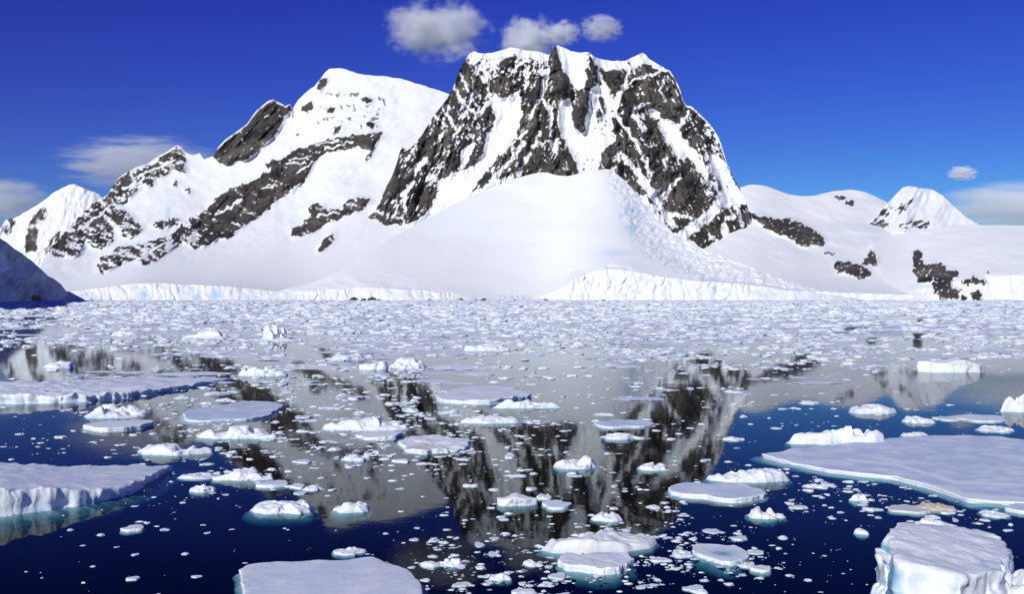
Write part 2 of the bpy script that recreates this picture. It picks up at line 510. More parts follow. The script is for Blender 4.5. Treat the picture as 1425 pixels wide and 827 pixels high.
# ---- C: central rock massif
C_TOP = [(330, 416), (360, 412), (400, 394), (440, 370), (462, 352), (476, 342), (482, 332), (490, 324), (500, 316), (512, 303), (522, 293), (530, 278), (537, 262), (545, 246), (552, 228), (557, 210), (562, 204), (566, 210), (572, 206), (578, 198), (586, 190), (592, 180), (600, 166), (606, 158), (614, 148), (622, 138), (628, 128), (632, 118), (636, 106), (641, 94), (648, 82), (654, 74), (660, 71), (668, 73), (676, 74), (688, 73), (700, 69), (710, 66), (720, 68), (735, 70), (750, 71), (758, 74), (764, 76), (768, 70), (770, 64), (776, 63),
         (784, 66), (796, 71), (808, 73), (820, 73), (828, 79), (840, 83), (855, 85), (870, 84), (878, 80), (886, 76), (894, 73), (898, 76), (904, 83), (914, 88), (926, 96), (932, 98), (940, 110), (946, 124), (950, 138), (955, 146), (961, 147), (970, 154), (982, 166), (992, 178), (1000, 190), (1004, 202), (1008, 216), (1012, 228), (1018, 240), (1024, 254), (1032, 267), (1038, 280), (1041, 292), (1044, 306), (1045, 318), (1048, 336), (1051, 352), (1056, 372), (1062, 395), (1070, 415)]
_ct = [q for q in C_TOP if 482 <= q[0] <= 1045]
C_ROCK = [[(480, 340), (482, 331)] + [(u - (2 if u < 640 else -1), v - 2) for u, v in _ct] +
          [(1046, 336), (1040, 332), (1036, 350), (1026, 341), (1014, 330), (1004, 346), (998, 350), (980, 349), (966, 338), (956, 330), (944, 328), (936, 326), (926, 310), (916, 293), (896, 271), (868, 268), (848, 250), (690, 250), (664, 264), (636, 286), (592, 301), (580, 308), (562, 312), (557, 314), (549, 327), (535, 330), (531, 324), (532, 308), (524, 317), (514, 331), (505, 339)]]
C_SNOW = [
    [(681, 141), (687, 128), (693, 136), (707, 134), (723, 125), (725, 147), (728, 159), (721, 176), (719, 188), (712, 201), (704, 208), (691, 221), (681, 234), (663, 257), (640, 300), (577, 330), (577, 308), (591, 300), (601, 286), (609, 265), (610, 249), (625, 246), (634, 238), (645, 236), (662, 228), (675, 205), (675, 193), (683, 178), (690, 163)],
    [(641, 216), (650, 200), (662, 200), (656, 212), (648, 232), (640, 236)],
    [(779, 137), (795, 137), (797, 165), (803, 180), (810, 186), (815, 165), (822, 120), (832, 115), (845, 130), (853, 150), (853, 180), (858, 195), (845, 205), (838, 212), (833, 225), (833, 245), (807, 245), (804, 233), (795, 215), (786, 198), (779, 186), (776, 167)],
    [(762, 195), (770, 197), (779, 190), (775, 215), (773, 221)],
    [(772, 62), (790, 66), (812, 72), (822, 84), (815, 95), (818, 112), (812, 122), (804, 128), (797, 120), (790, 105), (782, 95), (778, 80)],
    [(824, 78), (840, 82), (872, 82), (872, 96), (850, 97), (843, 100), (838, 96), (830, 92)],
    [(874, 82), (886, 75), (896, 72), (908, 86), (928, 98), (918, 100), (908, 92), (898, 88), (888, 92), (882, 98), (877, 92)],
    [(917, 162), (930, 166), (945, 174), (949, 191), (958, 200), (968, 208), (977, 226), (982, 241), (970, 238), (963, 222), (942, 221), (933, 205), (923, 191), (917, 174)],
    [(903, 152), (914, 152), (920, 164), (910, 166), (904, 160)],
    [(987, 213), (994, 213), (1008, 224), (1017, 240), (1022, 256), (1034, 269), (1040, 282), (1024, 284), (1014, 290), (1003, 288), (1003, 273), (1005, 261), (996, 241), (991, 227)],
    [(650, 72), (662, 68), (700, 66), (712, 64), (764, 74), (766, 82), (750, 84), (735, 80), (716, 76), (704, 82), (690, 80), (672, 82), (660, 90), (652, 88)],
]
C_LINES = [
    (4, [(632, 121), (643, 141), (662, 159)]), (3, [(640, 102), (649, 121), (668, 156)]), (4, [(662, 93), (674, 114)]), (4, [(675, 99), (680, 124), (682, 138)]), (6, [(682, 141), (672, 152), (661, 163)]), (3, [(600, 156), (622, 176)]), (3.5, [(616, 150), (634, 178)]),
    (6, [(830, 92), (838, 115), (850, 135), (854, 160)]), (8, [(874, 95), (868, 120), (858, 140), (854, 155)]), (3, [(872, 120), (882, 110), (896, 106), (914, 102), (924, 98)]),
    (4, [(768, 150), (765, 190)]), (3, [(752, 183), (746, 199)]), (6, [(729, 198), (714, 221), (683, 252)]), (5, [(737, 215), (720, 246)]), (3, [(741, 157), (734, 174)]), (4, [(732, 184), (719, 193)]), (5, [(742, 204), (752, 198)]), (6, [(757, 140), (768, 158)]), (4, [(750, 140), (738, 160)]), (5, [(756, 120), (754, 138)]), (6, [(762, 100), (756, 120)]),
    (3.5, [(959, 156), (946, 176)]), (7, [(882, 160), (890, 170), (897, 181)]), (4, [(853, 156), (870, 177), (890, 208), (906, 245)]), (7, [(868, 218), (890, 243), (910, 269)]), (8, [(886, 237), (903, 266), (915, 281), (924, 295), (938, 315)]),
    (7, [(918, 279), (928, 269)]), (4.5, [(932, 263), (947, 247)]), (13, [(951, 326), (969, 313), (988, 300), (1002, 285), (1006, 271)]), (5, [(930, 298), (947, 300), (962, 303)]), (10, [(1008, 315), (1011, 345)]), (4, [(1024, 288), (1034, 314)]), (5, [(1011, 304), (1022, 302)]),
    (4, [(564, 272), (562, 311)]), (7, [(574, 254), (561, 272)]), (4, [(587, 225), (577, 244)]), (6, [(598, 228), (592, 222), (580, 232)]), (4, [(600, 244), (608, 250)]), (4, [(606, 200), (620, 182)]), (3, [(628, 196), (645, 170)]), (4, [(520, 292), (532, 298)]), (3, [(548, 302), (562, 303)]),
    (4, [(902, 142), (882, 152)]), (3, [(870, 178), (884, 200)]), (3, [(926, 108), (918, 126), (926, 140)]), (4, [(906, 270), (918, 262)]),
]
# dark rock faces that stand inside the snow
C_DARK = [[(769, 68), (776, 80), (780, 98), (790, 110), (798, 128), (795, 137), (778, 138), (772, 120), (765, 98), (763, 86)], [(820, 80), (832, 92), (827, 105), (832, 118), (822, 124), (812, 122), (817, 110), (818, 95)],
          [(848, 98), (872, 98), (866, 118), (860, 122), (854, 112)], [(796, 140), (801, 142), (808, 150), (814, 168), (815, 180), (810, 186), (800, 178), (796, 165)], [(813, 128), (820, 128), (820, 150), (813, 166), (808, 150)], [(833, 132), (838, 134), (843, 152), (840, 160), (836, 150)], [(828, 158), (834, 150), (838, 162), (832, 166)],
          [(705, 80), (714, 76), (712, 88), (700, 96), (694, 86)]]


def fan(U, V):
    k = 1 + 0.85 * (V - 70) / 340
    return (U - 775) / k


def c_depth(U, V, vt):
    t = (BASEV - V) / np.maximum(BASEV - vt, 1)
    h = (BASEV - V)
    side = np.clip(np.abs(U - 770) / 290, 0, 1.6)
    return 3080 + 2.1 * h + 260 * side ** 2


def c_disp(U, V, T):
    s = fan(U, V)
    sw = s + 9 * fbm2(U / 60, V / 60, 40, 3)
    rib = ridged2(sw / 44, V / 260, 41, 3)
    rib2 = ridged2(sw / 15, V / 90, 44, 4)
    blk = ridged2((U + 0.5 * V) / 26, (V - 0.4 * U) / 30, 47, 5)
    gul = blur(np.clip(polys_mask(U, V, C_SNOW), 0, 1), 8)
    drk = blur(polys_mask(U, V, C_DARK), 2)
    ap = sstep(318, 380, V + 0.0 * U) * 0.85
    rough = (1 - 0.8 * gul) * (1 - ap)
    return (1 - ap) * -55 * rib - rough * (34 * rib2 + 36 * blk) + 26 * gul - 35 * drk + 8 * fbm2(U / 20, V / 20, 49, 3)


def c_rock(U, V, T, N):
    u, v = wob(U, V, 4.5, 8, 51)
    ur, vr = wob(U, V, 6, 10, 52)
    inside = polys_mask(np.where(V > 200, ur, U), np.where(V > 200, vr, V), C_ROCK)
    sn = np.maximum(polys_mask(u, v, C_SNOW), lines_mask(u, v, C_LINES))
    dots = sstep(0.30, 0.42, fbm2(U / 5, V / 4.5, 57, 3)) * polys_mask(U, V, [[(812, 150), (856, 140), (856, 200), (835, 205), (808, 192)], [(800, 205), (835, 215), (835, 240), (800, 240)], [(985, 165), (1005, 200), (1030, 262), (1040, 300), (1010, 300), (996, 230)]])
    sn = np.clip(sn - dots, 0, 1)
    s = fan(U, V)
    # wind-packed snow in streaks along the ribs and on ledges
    sgn = np.where(U < 770, 1.0, -1.0)
    sgn = np.where((U < 700) & (V < 215), -1.0, sgn)
    n1 = fbm2(s / 4.0, V / 24, 53, 4)
    n2 = fbm2((U + sgn * 0.7 * V) / 4.2, (V - sgn * 0.4 * U) / 13, 55, 4)
    n3 = fbm2(U / 28, V / 34, 56, 2)
    dens = 0.0 + 0.34 * np.exp(-((V - 90) / 24.0) ** 2) * (U < 770) * (U > 655) + 0.24 * sstep(955, 985, U + 0.0 * V) * sstep(290, 265, V) - 0.10 * in_poly(U, V, [(905, 240), (990, 240), (985, 296), (925, 300)]) + 0.08 * in_poly(U, V, [(955, 312), (1002, 300), (1002, 350), (955, 350)]) - 0.08 * (U > 868) * (U < 950) * (V < 150) + 0.05 * (U < 700) * (V > 120) * (V < 260) + 0.12 * in_poly(U, V, [(845, 205), (905, 235), (905, 280), (850, 250)])
    n4 = fbm2((U + sgn * 0.5 * V) / 2.4, (V - sgn * 0.3 * U) / 4.5, 54, 3)
    val = 0.50 * n1 + 0.52 * n2 + 0.25 * n4 + 0.42 * n3 + 0.30 * (N[..., 2] - 0.45) + dens
    sp = sstep(0.235, 0.30, val)
    dark = polys_mask(u, v, C_DARK) * (1 - 0.8 * sstep(0.3, 0.36, n2))
    r = inside * (1 - np.clip(sn + sp, 0, 1))
    r = np.maximum(r, dark)
    vt = np.interp(U, [q[0] for q in C_TOP], [q[1] for q in C_TOP])
    cap = (1 - sstep(2.0, 5.0, V - vt + 3 * fbm2(U / 8, V / 30, 58, 2))) * (U > 648) * (U < 1012)
    r = r * (1 - cap * ((U < 764) | (U > 776)))
    return np.clip(r, 0, 1)


def c_ice(U, V, T):
    return np.clip(np.exp(-((U - 800) / 12) ** 2 - ((V - 100) / 18) ** 2) * sstep(-0.2, 0.3, fbm2(U / 8, V / 8, 59, 3)) * 0.7, 0, 1)


terrain('rock_mountain', 'steep flat topped dark rock massif streaked with snow in the centre', 330, 1070, 0.75, 0.75, C_TOP, c_depth, c_rock, jag=2.0, disp=c_disp, icefn=c_ice, thick=900)

# ---- D: snow dome with ice cliff in front
D_TOP = [(300, 418), (340, 416), (370, 411), (400, 402), (440, 392), (470, 378), (500, 356), (540, 335), (575, 314), (600, 300), (640, 280), (680, 262), (715, 249), (740, 242), (752, 239.5), (762, 240), (775, 244), (790, 245), (812, 240), (830, 236.5), (842, 235), (852, 237), (866, 248), (880, 262), (900, 284), (920, 306), (938, 326), (960, 336), (985, 350), (1010, 357), (1050, 374), (1100, 393), (1140, 404), (1180, 412), (1230, 418)]
D_CLIFF = cliff_fn([(300, 415), (380, 410), (420, 406), (470, 402), (520, 399), (560, 403), (610, 407), (650, 412), (690, 417), (770, 417), (784, 415), (787, 384), (800, 380), (830, 378), (850, 370), (872, 373), (890, 380), (912, 386), (960, 391), (1000, 392), (1050, 397), (1100, 404), (1150, 409), (1230, 417)])
CREST = [(235, 840), (262, 856), (285, 866), (305, 868), (330, 878), (350, 896), (372, 925), (384, 970), (420, 990)]


def crest_u(V):
    return sum(np.interp(V + o, [c[0] for c in CREST], [c[1] for c in CREST]) for o in (-12, -8, -4, 0, 4, 8, 12)) / 7


def d_depth(U, V, vt):
    vc = np.maximum(D_CLIFF(U, 26.0), vt + 2)
    t = np.clip((vc - V) / np.maximum(vc - vt, 1), 0, 1.25)
    c = np.clip((BASEV - V) / np.maximum(BASEV - np.maximum(D_CLIFF(U, 5.0), vt + 2), 0.5), 0, 1)
    scale = (vc - vt) / 165 / (1 + ((vc - vt) / 190) ** 4) ** 0.25
    return 2150 + 50 * c + 1000 * scale * t ** 0.92


def d_disp(U, V, T):
    vc = D_CLIFF(U, 4.0)
    cl = sstep(vc - 3, vc + 1, V)
    x = U - crest_u(V)
    crest = -36 * np.exp(-(np.minimum(x, 0) / 150) ** 2) * np.exp(-(np.maximum(x, 0) / 26) ** 2) * sstep(400, 372, V)
    rough = sstep(-14, 10, x + 9 * fbm2(U / 14, V / 14, 60, 3))
    cre = rough * (15 * ridged2((U - 0.6 * V) / 22, (V + 0.3 * U) / 12, 61, 4) + 6 * fbm2(U / 8, V / 6, 66, 3))
    sm = 16 * fbm2(U / 130, V / 50, 62, 2) + 3.2 * fbm2((U + 1.6 * V) / 40, (V + 0.25 * U) / 16, 64, 4)
    low = sstep(360, 395, V) * sstep(640, 560, U) * 12 * fbm2(U / 40, V / 14, 67, 3)
    return (fracture(U, V, 63) - 14 * sstep(776, 792, U)) * cl * sstep(2, 8, BASEV - vc) + (1 - cl) * (crest * 0.9 + cre + sm + low)


def d_rock(U, V, T, N):
    u, v = wob(U, V, 3, 5, 71)
    m = polys_mask(u, v, [[(616, 290), (622, 282), (634, 278), (633, 283), (622, 289)], [(639, 276), (644, 272), (645, 276), (641, 278)]])
    sh = sstep(417.6, 418.6, V + 2.2 * fbm2(U / 9, V * 0, 72, 3)) * sstep(0.0, 0.15, fbm2(U / 22, V * 0 + 5, 73, 2) + 0.1) * sstep(470, 490, U) * sstep(800, 780, U)
    return np.clip(m + sh * 0.8, 0, 1)


def d_ice(U, V, T):
    vc = D_CLIFF(U)
    cl = sstep(vc - 1, vc + 3, V) * sstep(770, 800, U)
    x = U - crest_u(V)
    rough = sstep(-6, 8, x) * sstep(70, 30, x)
    spots = np.exp(-((U - 879) / 7) ** 2 - ((V - 317) / 7) ** 2) + 0.7 * np.exp(-((U - 878) / 14) ** 2 - ((V - 294) / 8) ** 2) + 0.5 * np.exp(-((U - 990) / 9) ** 2 - ((V - 398) / 10) ** 2) + 0.5 * np.exp(-((U - 855) / 20) ** 2 - ((V - 352) / 5) ** 2)
    return np.clip(cl * sstep(0.1, 0.45, fbm2(U / 10, V / 16, 74, 3)) * 0.45 + rough * sstep(0.12, 0.5, fbm2(U / 9, V / 7, 75, 3)) * 0.6 + spots * 0.9, 0, 1)


terrain('glacier', 'smooth white snow dome ending in an ice cliff at the water below the rock massif', 300, 1230, 0.9, 0.8, D_TOP, d_depth, d_rock, jag=0.5, disp=d_disp, icefn=d_ice, thick=500, cat='glacier')

# ---- E: rolling snow hills on the right, peak behind, cape in front
E_TOP = [(940, 330), (1000, 285), (1020, 268), (1032, 260), (1044, 257), (1056, 257), (1070, 260), (1085, 266), (1100, 271), (1118, 273), (1134, 272), (1150, 268), (1168, 265), (1186, 264), (1204, 267), (1220, 274), (1234, 281), (1250, 290), (1300, 312), (1360, 320), (1425, 322), (1500, 318), (1650, 300), (1900, 310), (2050, 330)]
E_ROCK = [[(1044, 297), (1060, 300), (1075, 305), (1090, 305), (1105, 306), (1118, 312), (1128, 318), (1142, 326), (1148, 336), (1144, 344), (1130, 340), (1122, 345), (1112, 342), (1104, 334), (1090, 328), (1072, 322), (1056, 310)],
          [(1160, 366), (1175, 364), (1188, 366), (1200, 370), (1212, 378), (1213, 386), (1204, 384), (1197, 390), (1186, 382), (1168, 380)], [(1198, 366), (1206, 358), (1212, 347), (1222, 356), (1222, 368), (1210, 370)], [(1146, 350), (1162, 352), (1158, 355), (1146, 353)],
          [(1160, 272), (1172, 273), (1178, 277), (1170, 279)], [(1176, 279), (1192, 280), (1188, 286), (1178, 284)]]
E_CLIFF = cliff_fn([(900, 408), (1100, 404), (1180, 408), (1260, 410), (1300, 414), (1900, 410)])


def e_depth(U, V, vt):
    vc = np.maximum(E_CLIFF(U, 26.0), vt + 2)
    t = np.clip((vc - V) / np.maximum(vc - vt, 1), 0, 1.25)
    vj = np.maximum(E_CLIFF(U), vt + 2)
    c = np.clip((BASEV - V) / np.maximum(BASEV - vj, 0.5), 0, 1)
    return 2165 + 25 * c + 1900 * t ** 0.9


def e_disp(U, V, T):
    vc = E_CLIFF(U)
    cl = sstep(vc - 3, vc + 1, V)
    rm = blur(polys_mask(U, V, E_ROCK[:4]), 4)
    fold = -150 * np.exp(-((V - (318 + 0.03 * (U - 1100))) / 9.0) ** 2) * sstep(1060, 1110, U) * 0.4
    return fracture(U, V, 81) * cl + (1 - cl) * (55 * fbm2(U / 110, V / 40, 82, 3) + 24 * fbm2(U / 40 - V / 30, V / 16, 83, 3) + fold * 0.6) - rm * (60 + 40 * ridged2(U / 20, V / 16, 84, 4))


def e_rock(U, V, T, N):
    u, v = wob(U, V, 6, 9, 85)
    m = polys_mask(u, v, E_ROCK)
    return np.clip(m * (1 - sstep(0.22, 0.3, 0.6 * fbm2((U - V) / 12, (V + 0.4 * U) / 4, 86, 4) + 0.3 * fbm2(U / 4, V / 3, 186, 2))), 0, 1)


terrain('snow_hills', 'low rolling white snow hills right of the rock massif', 940, 2050, 1.1, 0.9, E_TOP, e_depth, e_rock, jag=0.6, disp=e_disp, thick=1500, cat='hills')

E2_TOP = [(1120, 400), (1170, 345), (1198, 322), (1212, 308), (1224, 296), (1236, 282), (1246, 271), (1256, 261), (1264, 258.5), (1274, 260), (1280, 262), (1290, 262), (1300, 265), (1310, 271), (1320, 280), (1330, 290), (1342, 300), (1354, 308), (1372, 318), (1420, 345), (1520, 400)]
E2_ROCK = [[(1206, 318), (1214, 308), (1224, 296), (1236, 290), (1242, 286), (1236, 298), (1226, 306), (1240, 308), (1236, 318)], [(1248, 292), (1262, 280), (1271, 276), (1270, 284), (1258, 292), (1250, 298)], [(1254, 312), (1270, 306), (1290, 308), (1296, 314), (1280, 318), (1256, 320)]]


def e2_rock(U, V, T, N):
    u, v = wob(U, V, 6, 8, 87)
    return np.clip(polys_mask(u, v, E2_ROCK) * sstep(-0.2, 0.0, fbm2((U + V) / 7, V / 6, 88, 4)), 0, 1)


terrain('snow_peak', 'pointed white snow peak with dark rock flecks behind the hills on the right', 1120, 1520, 1.0, 1.0, E2_TOP, lambda U, V, vt: 3470 + 420 * np.clip((324 - V) / 64, 0, 1.2), e2_rock, jag=0.8, thick=900,
        disp=lambda U, V, T: 70 * np.abs(U - 1262) / 60 - 60 * ridged2((U + 0.5 * V) / 44, V / 70, 89, 3) + 10 * fbm2(U / 10, V / 10, 90, 3), cat='mountain')

E3_TOP = [(1180, 416), (1192, 380), (1205, 345), (1222, 333), (1244, 327), (1270, 323), (1300, 319), (1330, 315), (1360, 313), (1400, 313), (1440, 315), (1520, 318), (1650, 326), (1900, 350), (2050, 380)]
E3_ROCK = [[(1269, 352), (1276, 346), (1282, 352), (1284, 366), (1290, 370), (1302, 366), (1316, 370), (1318, 380), (1312, 390), (1294, 393), (1280, 394), (1272, 380)], [(1298, 396), (1312, 386), (1318, 376), (1328, 374), (1336, 382), (1324, 390), (1322, 398), (1338, 404), (1332, 414), (1312, 417), (1300, 410)],
           [(1336, 392), (1352, 386), (1370, 388), (1372, 395), (1345, 397)], [(1350, 410), (1362, 403), (1366, 418), (1354, 418)], [(1336, 414), (1345, 412), (1345, 418), (1336, 418)], [(1372, 380), (1377, 378), (1376, 384)]]
E3_CLIFF = cliff_fn([(1180, 417), (1240, 412), (1285, 404), (1320, 396), (1360, 388), (1400, 382), (1440, 384), (1900, 390), (2050, 400)])


def e3_depth(U, V, vt):
    vc = np.maximum(E3_CLIFF(U, 26.0), vt + 2)
    t = np.clip((vc - V) / np.maximum(vc - vt, 1), 0, 1.25)
    vj = np.maximum(E3_CLIFF(U), vt + 2)
    c = np.clip((BASEV - V) / np.maximum(BASEV - vj, 0.5), 0, 1)
    return 2120 + 60 * c + 560 * t ** 1.15 + 0.045 * np.maximum(0, 1300 - U) ** 2


def e3_disp(U, V, T):
    vc = E3_CLIFF(U)
    cl = sstep(vc - 6, vc + 1, V)
    rm = blur(polys_mask(U, V, E3_ROCK), 2)
    return fracture(U, V, 92) * cl * 0.8 + (1 - cl) * (26 * fbm2(U / 90, V / 30, 93, 3) + 9 * fbm2(U / 34, V / 11, 94, 4)) - rm * (10 + 12 * ridged2(U / 12, V / 14, 95, 4))


def e3_rock(U, V, T, N):
    u, v = wob(U, V, 6, 7, 96)
    return np.clip(polys_mask(u, v, E3_ROCK) * (1 - sstep(0.24, 0.31, 0.7 * fbm2((U + 0.5 * V) / 5, (V - 0.3 * U) / 9, 97, 4) + 0.3 * fbm2(U / 4, V / 3, 187, 2))), 0, 1)


def e3_ice(U, V, T):
    cl = sstep(-2, 3, V - E3_CLIFF(U))
    return np.clip(cl * sstep(0.15, 0.5, fbm2(U / 9, V / 16, 98, 3)) * 0.4, 0, 1)


terrain('ice_cape', 'broad white ice cape with black rock cliffs at the waterline on the right', 1180, 2050, 1.0, 0.8, E3_TOP, e3_depth, e3_rock, jag=0.4, disp=e3_disp, icefn=e3_ice, thick=1200, cat='glacier')

# ---- F: shaded headland on the left edge, and the mountain it belongs to
F_TOP = [(-900, 120), (-700, 90), (-520, 110), (-380, 150), (-240, 215), (-120, 275), (-60, 305), (-20, 322), (0, 331), (10, 338), (20, 346), (32, 354), (44, 363), (56, 374), (66, 383), (76, 389), (84, 394), (90, 402), (95, 410), (100, 417), (106, 425)]
F_BASE = 426.0


def f_depth(U, V, vt):
    # a flank that runs away from the camera: the farther right, the farther off
    t = np.clip((F_BASE - V) / np.maximum(F_BASE - vt, 1), 0, 1.3)
    return 1010 + np.clip(U + 100, -120, 210) * 4.6 + 240 * t ** 1.2


def f_disp(U, V, T):
    return 30 * fbm2(U / 40, V / 40, 101, 4) + 14 * ridged2((U + V) / 22, V / 40, 103, 4)


def f_rock_shade(U, V, T, N):
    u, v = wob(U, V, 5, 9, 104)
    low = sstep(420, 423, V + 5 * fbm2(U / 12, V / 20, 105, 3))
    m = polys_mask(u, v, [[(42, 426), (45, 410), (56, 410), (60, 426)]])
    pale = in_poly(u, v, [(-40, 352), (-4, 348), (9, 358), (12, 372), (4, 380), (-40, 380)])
    return np.clip(low * 0.9 + m + (0.30 + 0.3 * fbm2(U / 16, V / 22, 107, 3)) * (1 - pale) + 0.2 * sstep(-0.15, 0.3, fbm2(U / 22, V / 26, 106, 4)) * sstep(-12, 12, U + 0.3 * (V - 360)), 0, 1)  # real rock at the waterline; the overall rock mix paints shade onto the slope


terrain('headland', 'dark blue headland lying in shade at the left edge of the water', -900, 106, 1.2, 1.0, F_TOP, f_depth, f_rock_shade, jag=1.5, basev=F_BASE, disp=f_disp, icefn=lambda U, V, T: np.full_like(U, 0.85), thick=700, cat='headland')  # even blue ice tint puts the headland's shade into its colour

# ------------------------------------------------------------------ sea
S = 45000.0
DEEP = 25.0
bm_v = [(-S, -3000, 0), (S, -3000, 0), (S, S, 0), (-S, S, 0), (-S, -3000, -DEEP), (S, -3000, -DEEP), (S, S, -DEEP), (-S, S, -DEEP)]
bm_q = [(0, 1, 2, 3), (7, 6, 5, 4), (0, 4, 5, 1), (1, 5, 6, 2), (2, 6, 7, 3), (3, 7, 4, 0)]
tag(link('sea', mesh_from('sea', bm_v, bm_q, smooth=False, mat=M_SEA)), 'dark calm sea mirroring the mountains between drifting ice', 'sea', kind='structure')
tag(link('seabed', mesh_from('seabed', [(-S, -3000, -DEEP - 2), (S, -3000, -DEEP - 2), (S, S, -DEEP - 2), (-S, S, -DEEP - 2)], [(0, 1, 2, 3)], smooth=False, mat=M_BED)), 'dark sea floor far below the water', 'seabed', kind='structure')


# ------------------------------------------------------------------ floating ice
def ice_mesh(name, outline, hfun, prof='lump', amp=0.15, nscale=0.6, seed=0, under=0.6, na=64, nr=14, blue=None, stain=None, wet=0.0, center=None, foot=1.04, edge=0.12, wetfun=None, toprough=0.32):
    """outline: Nx2 world points round the waterline; hfun(x, y) -> height; returns mesh with origin at the centre"""
    P = np.asarray(outline, float)
    c = P.mean(0) if center is None else np.asarray(center, float)
    ang = np.arctan2(P[:, 1] - c[1], P[:, 0] - c[0]); rad = np.hypot(P[:, 0] - c[0], P[:, 1] - c[1])
    o = np.argsort(ang); ang = ang[o]; rad = rad[o]
    th = np.linspace(-math.pi, math.pi, na, endpoint=False)
    # intersect rays with polygon edges (order by angle)
    A = np.concatenate([ang[-1:] - 2 * math.pi, ang, ang[:1] + 2 * math.pi]); B = np.concatenate([rad[-1:], rad, rad[:1]])
    px = B * np.cos(A); py = B * np.sin(A)
    k = np.clip(np.searchsorted(A, th, side='right') - 1, 0, len(A) - 2)
    x1, y1, x2, y2 = px[k], py[k], px[k + 1], py[k + 1]
    ct, st = np.cos(th), np.sin(th)
    den = ct * (y2 - y1) - st * (x2 - x1)
    den = np.where(np.abs(den) < 1e-9, 1e-9, den)
    rr = np.abs((x1 * (y2 - y1) - y1 * (x2 - x1)) / den)
    rr = np.clip(rr, rad.min() * 0.3, rad.max() * 1.05)
    size = rad.mean()
    rhi = 0.22 * edge * fbm2(ct * 9 + seed, st * 9, seed + 6, 4) + 0.5 * edge * fbm2(ct * 2.2 + seed, st * 2.2, seed + 5, 4)
    rows = []   # (radial factor, height factor or None, z absolute)
    if prof == 'pan':
        rs = list(np.linspace(0, 0.93, nr)) + [0.965, 0.985, 1.0]
        hf = [1.0] * nr + [1.03, 0.99, 0.90]
        rs += [1.0, 0.995, 0.99]; hf += [0.6, 0.3, 0.0]
    elif prof == 'block':
        rs = list(np.linspace(0, 0.88, nr)) + [0.91, 0.935, 0.952, 0.962, 0.968, 0.972, 0.976, 0.980, 0.984, 0.988, 0.992, 0.996, 1.0, 1.01]
        hf = [1.0] * nr + [0.995, 0.985, 0.96, 0.91, 0.84, 0.76, 0.67, 0.58, 0.49, 0.40, 0.30, 0.20, 0.10, 0.0]
    else:
        rs = list(np.linspace(0, 1, nr + 6)); hf = [max(0.0, 1 - r ** 5.0) ** 0.75 for r in rs]
    rs_u = [1.0 * foot, 1.04 * foot, 0.98 * foot, 0.80 * foot, 0.45 * foot, 0.0]
    zu = [-0.12, -0.35, -0.6, -0.85, -1.0, -1.05]
    RS = np.array(rs + rs_u)[:, None]; nt = len(rs)
    RK = RS * (1 + np.clip(RS, 0, 1) ** 5 * rhi[None, :])
    X = RK * (rr * ct)[None, :]; Y = RK * (rr * st)[None, :]
    H = hfun(X + c[0], Y + c[1])
    Z = np.zeros_like(X)
    Z[:nt] = np.array(hf)[:, None] * H[:nt]
    Z[nt:] = np.array(zu)[:, None] * under
    # displacement
    ns = nscale
    dx = fbm3(X / ns + seed * 3.1, Y / ns, Z / ns, seed + 1, 3); dy = fbm3(X / ns + seed * 3.1, Y / ns, Z / ns + 40, seed + 11, 3); dz = fbm3(X / ns + 20, Y / ns + seed * 2.3, Z / ns, seed + 21, 4)
    hfac = np.array(hf + [1] * 6)[:, None]
    flat = np.ones_like(X)
    if prof == 'pan':
        flat[:nr] = toprough
    if prof == 'block':
        flat[:nr] = 0.25
        big = fbm3(X / (size * 0.9), Y / (size * 0.5), 0 * X + seed, seed + 71, 2)
        Zk = amp * (0.5 * big + 0.25 * dz)
    if prof != 'block': Zk = amp * dz * flat
    if prof == 'lump':
        rid = ridged2((X + seed) / (ns * 1.4), Y / (ns * 1.1) + seed, seed + 31, 3)
        Zk = Zk + 0.22 * amp * rid * np.clip(hfac, 0, 1)
    side = np.ones_like(X); side[:nr] = 0.3 if prof != 'lump' else 0.6
    if prof == 'lump':
        # uneven top: broad humps and hollows, then brought back to the measured height
        hump = fbm3(X / (size * 0.55) + seed, Y / (size * 0.45), 0 * X + seed, seed + 41, 3)
        rp = np.random.default_rng(seed + 77)
        top = np.full_like(X, 9.0)
        hm = H.max()
        for _ in range(7):
            a_ = rp.uniform(0, 6.28); sl_ = rp.uniform(0.15, 0.75); k_ = rp.uniform(0.72, 1.1)
            top = np.minimum(top, hm * (k_ - sl_ * (np.cos(a_) * X / np.abs(X).max() + np.sin(a_) * Y / np.abs(Y).max())))
        top = np.maximum(top, 0.18 * hm)
        Z[:nt] = np.minimum(Z, top)[:nt]
        knob = sstep(-0.22, 0.16, fbm3(X / (size * 0.6) + 3.3 * seed, Y / (size * 0.6), 0 * X + 7, seed + 51, 2) + 0.12)
        Z[:nt] *= (0.42 + 0.58 * knob)[:nt]
        fine = fbm3(X / (size * 0.16), Y / (size * 0.16), Z / (size * 0.16) + seed, seed + 61, 3)
        Zk = Zk + 0.06 * hm * fine * np.clip(hfac * 1.5, 0, 1) * (np.arange(len(RS)) < nt)[:, None]
        Zk = Zk + 0.2 * H * hump * np.clip(hfac, 0, 1) * (np.arange(len(RS)) < nt)[:, None]
        Ztmp = (Z + Zk)[:nt]
        Zk[:nt] += Ztmp * (H.max() / max(Ztmp.max(), 1e-3) - 1.0)
    X2 = X + amp * dx * side; Y2 = Y + amp * dy * side
    Z2 = Z + Zk
    Z2[:nt] = np.where(np.array(hf)[:, None] > 0.001, np.maximum(Z2[:nt], 0.02), Z[:nt] * 0)
    Z2[nt:] = np.minimum(Z2[nt:], -0.02)
    n, m = X.shape
    verts = np.stack([X2, Y2, Z2], -1).reshape(-1, 3)
    idx = np.arange(n * m).reshape(n, m)
    nx = np.roll(idx, -1, 1)
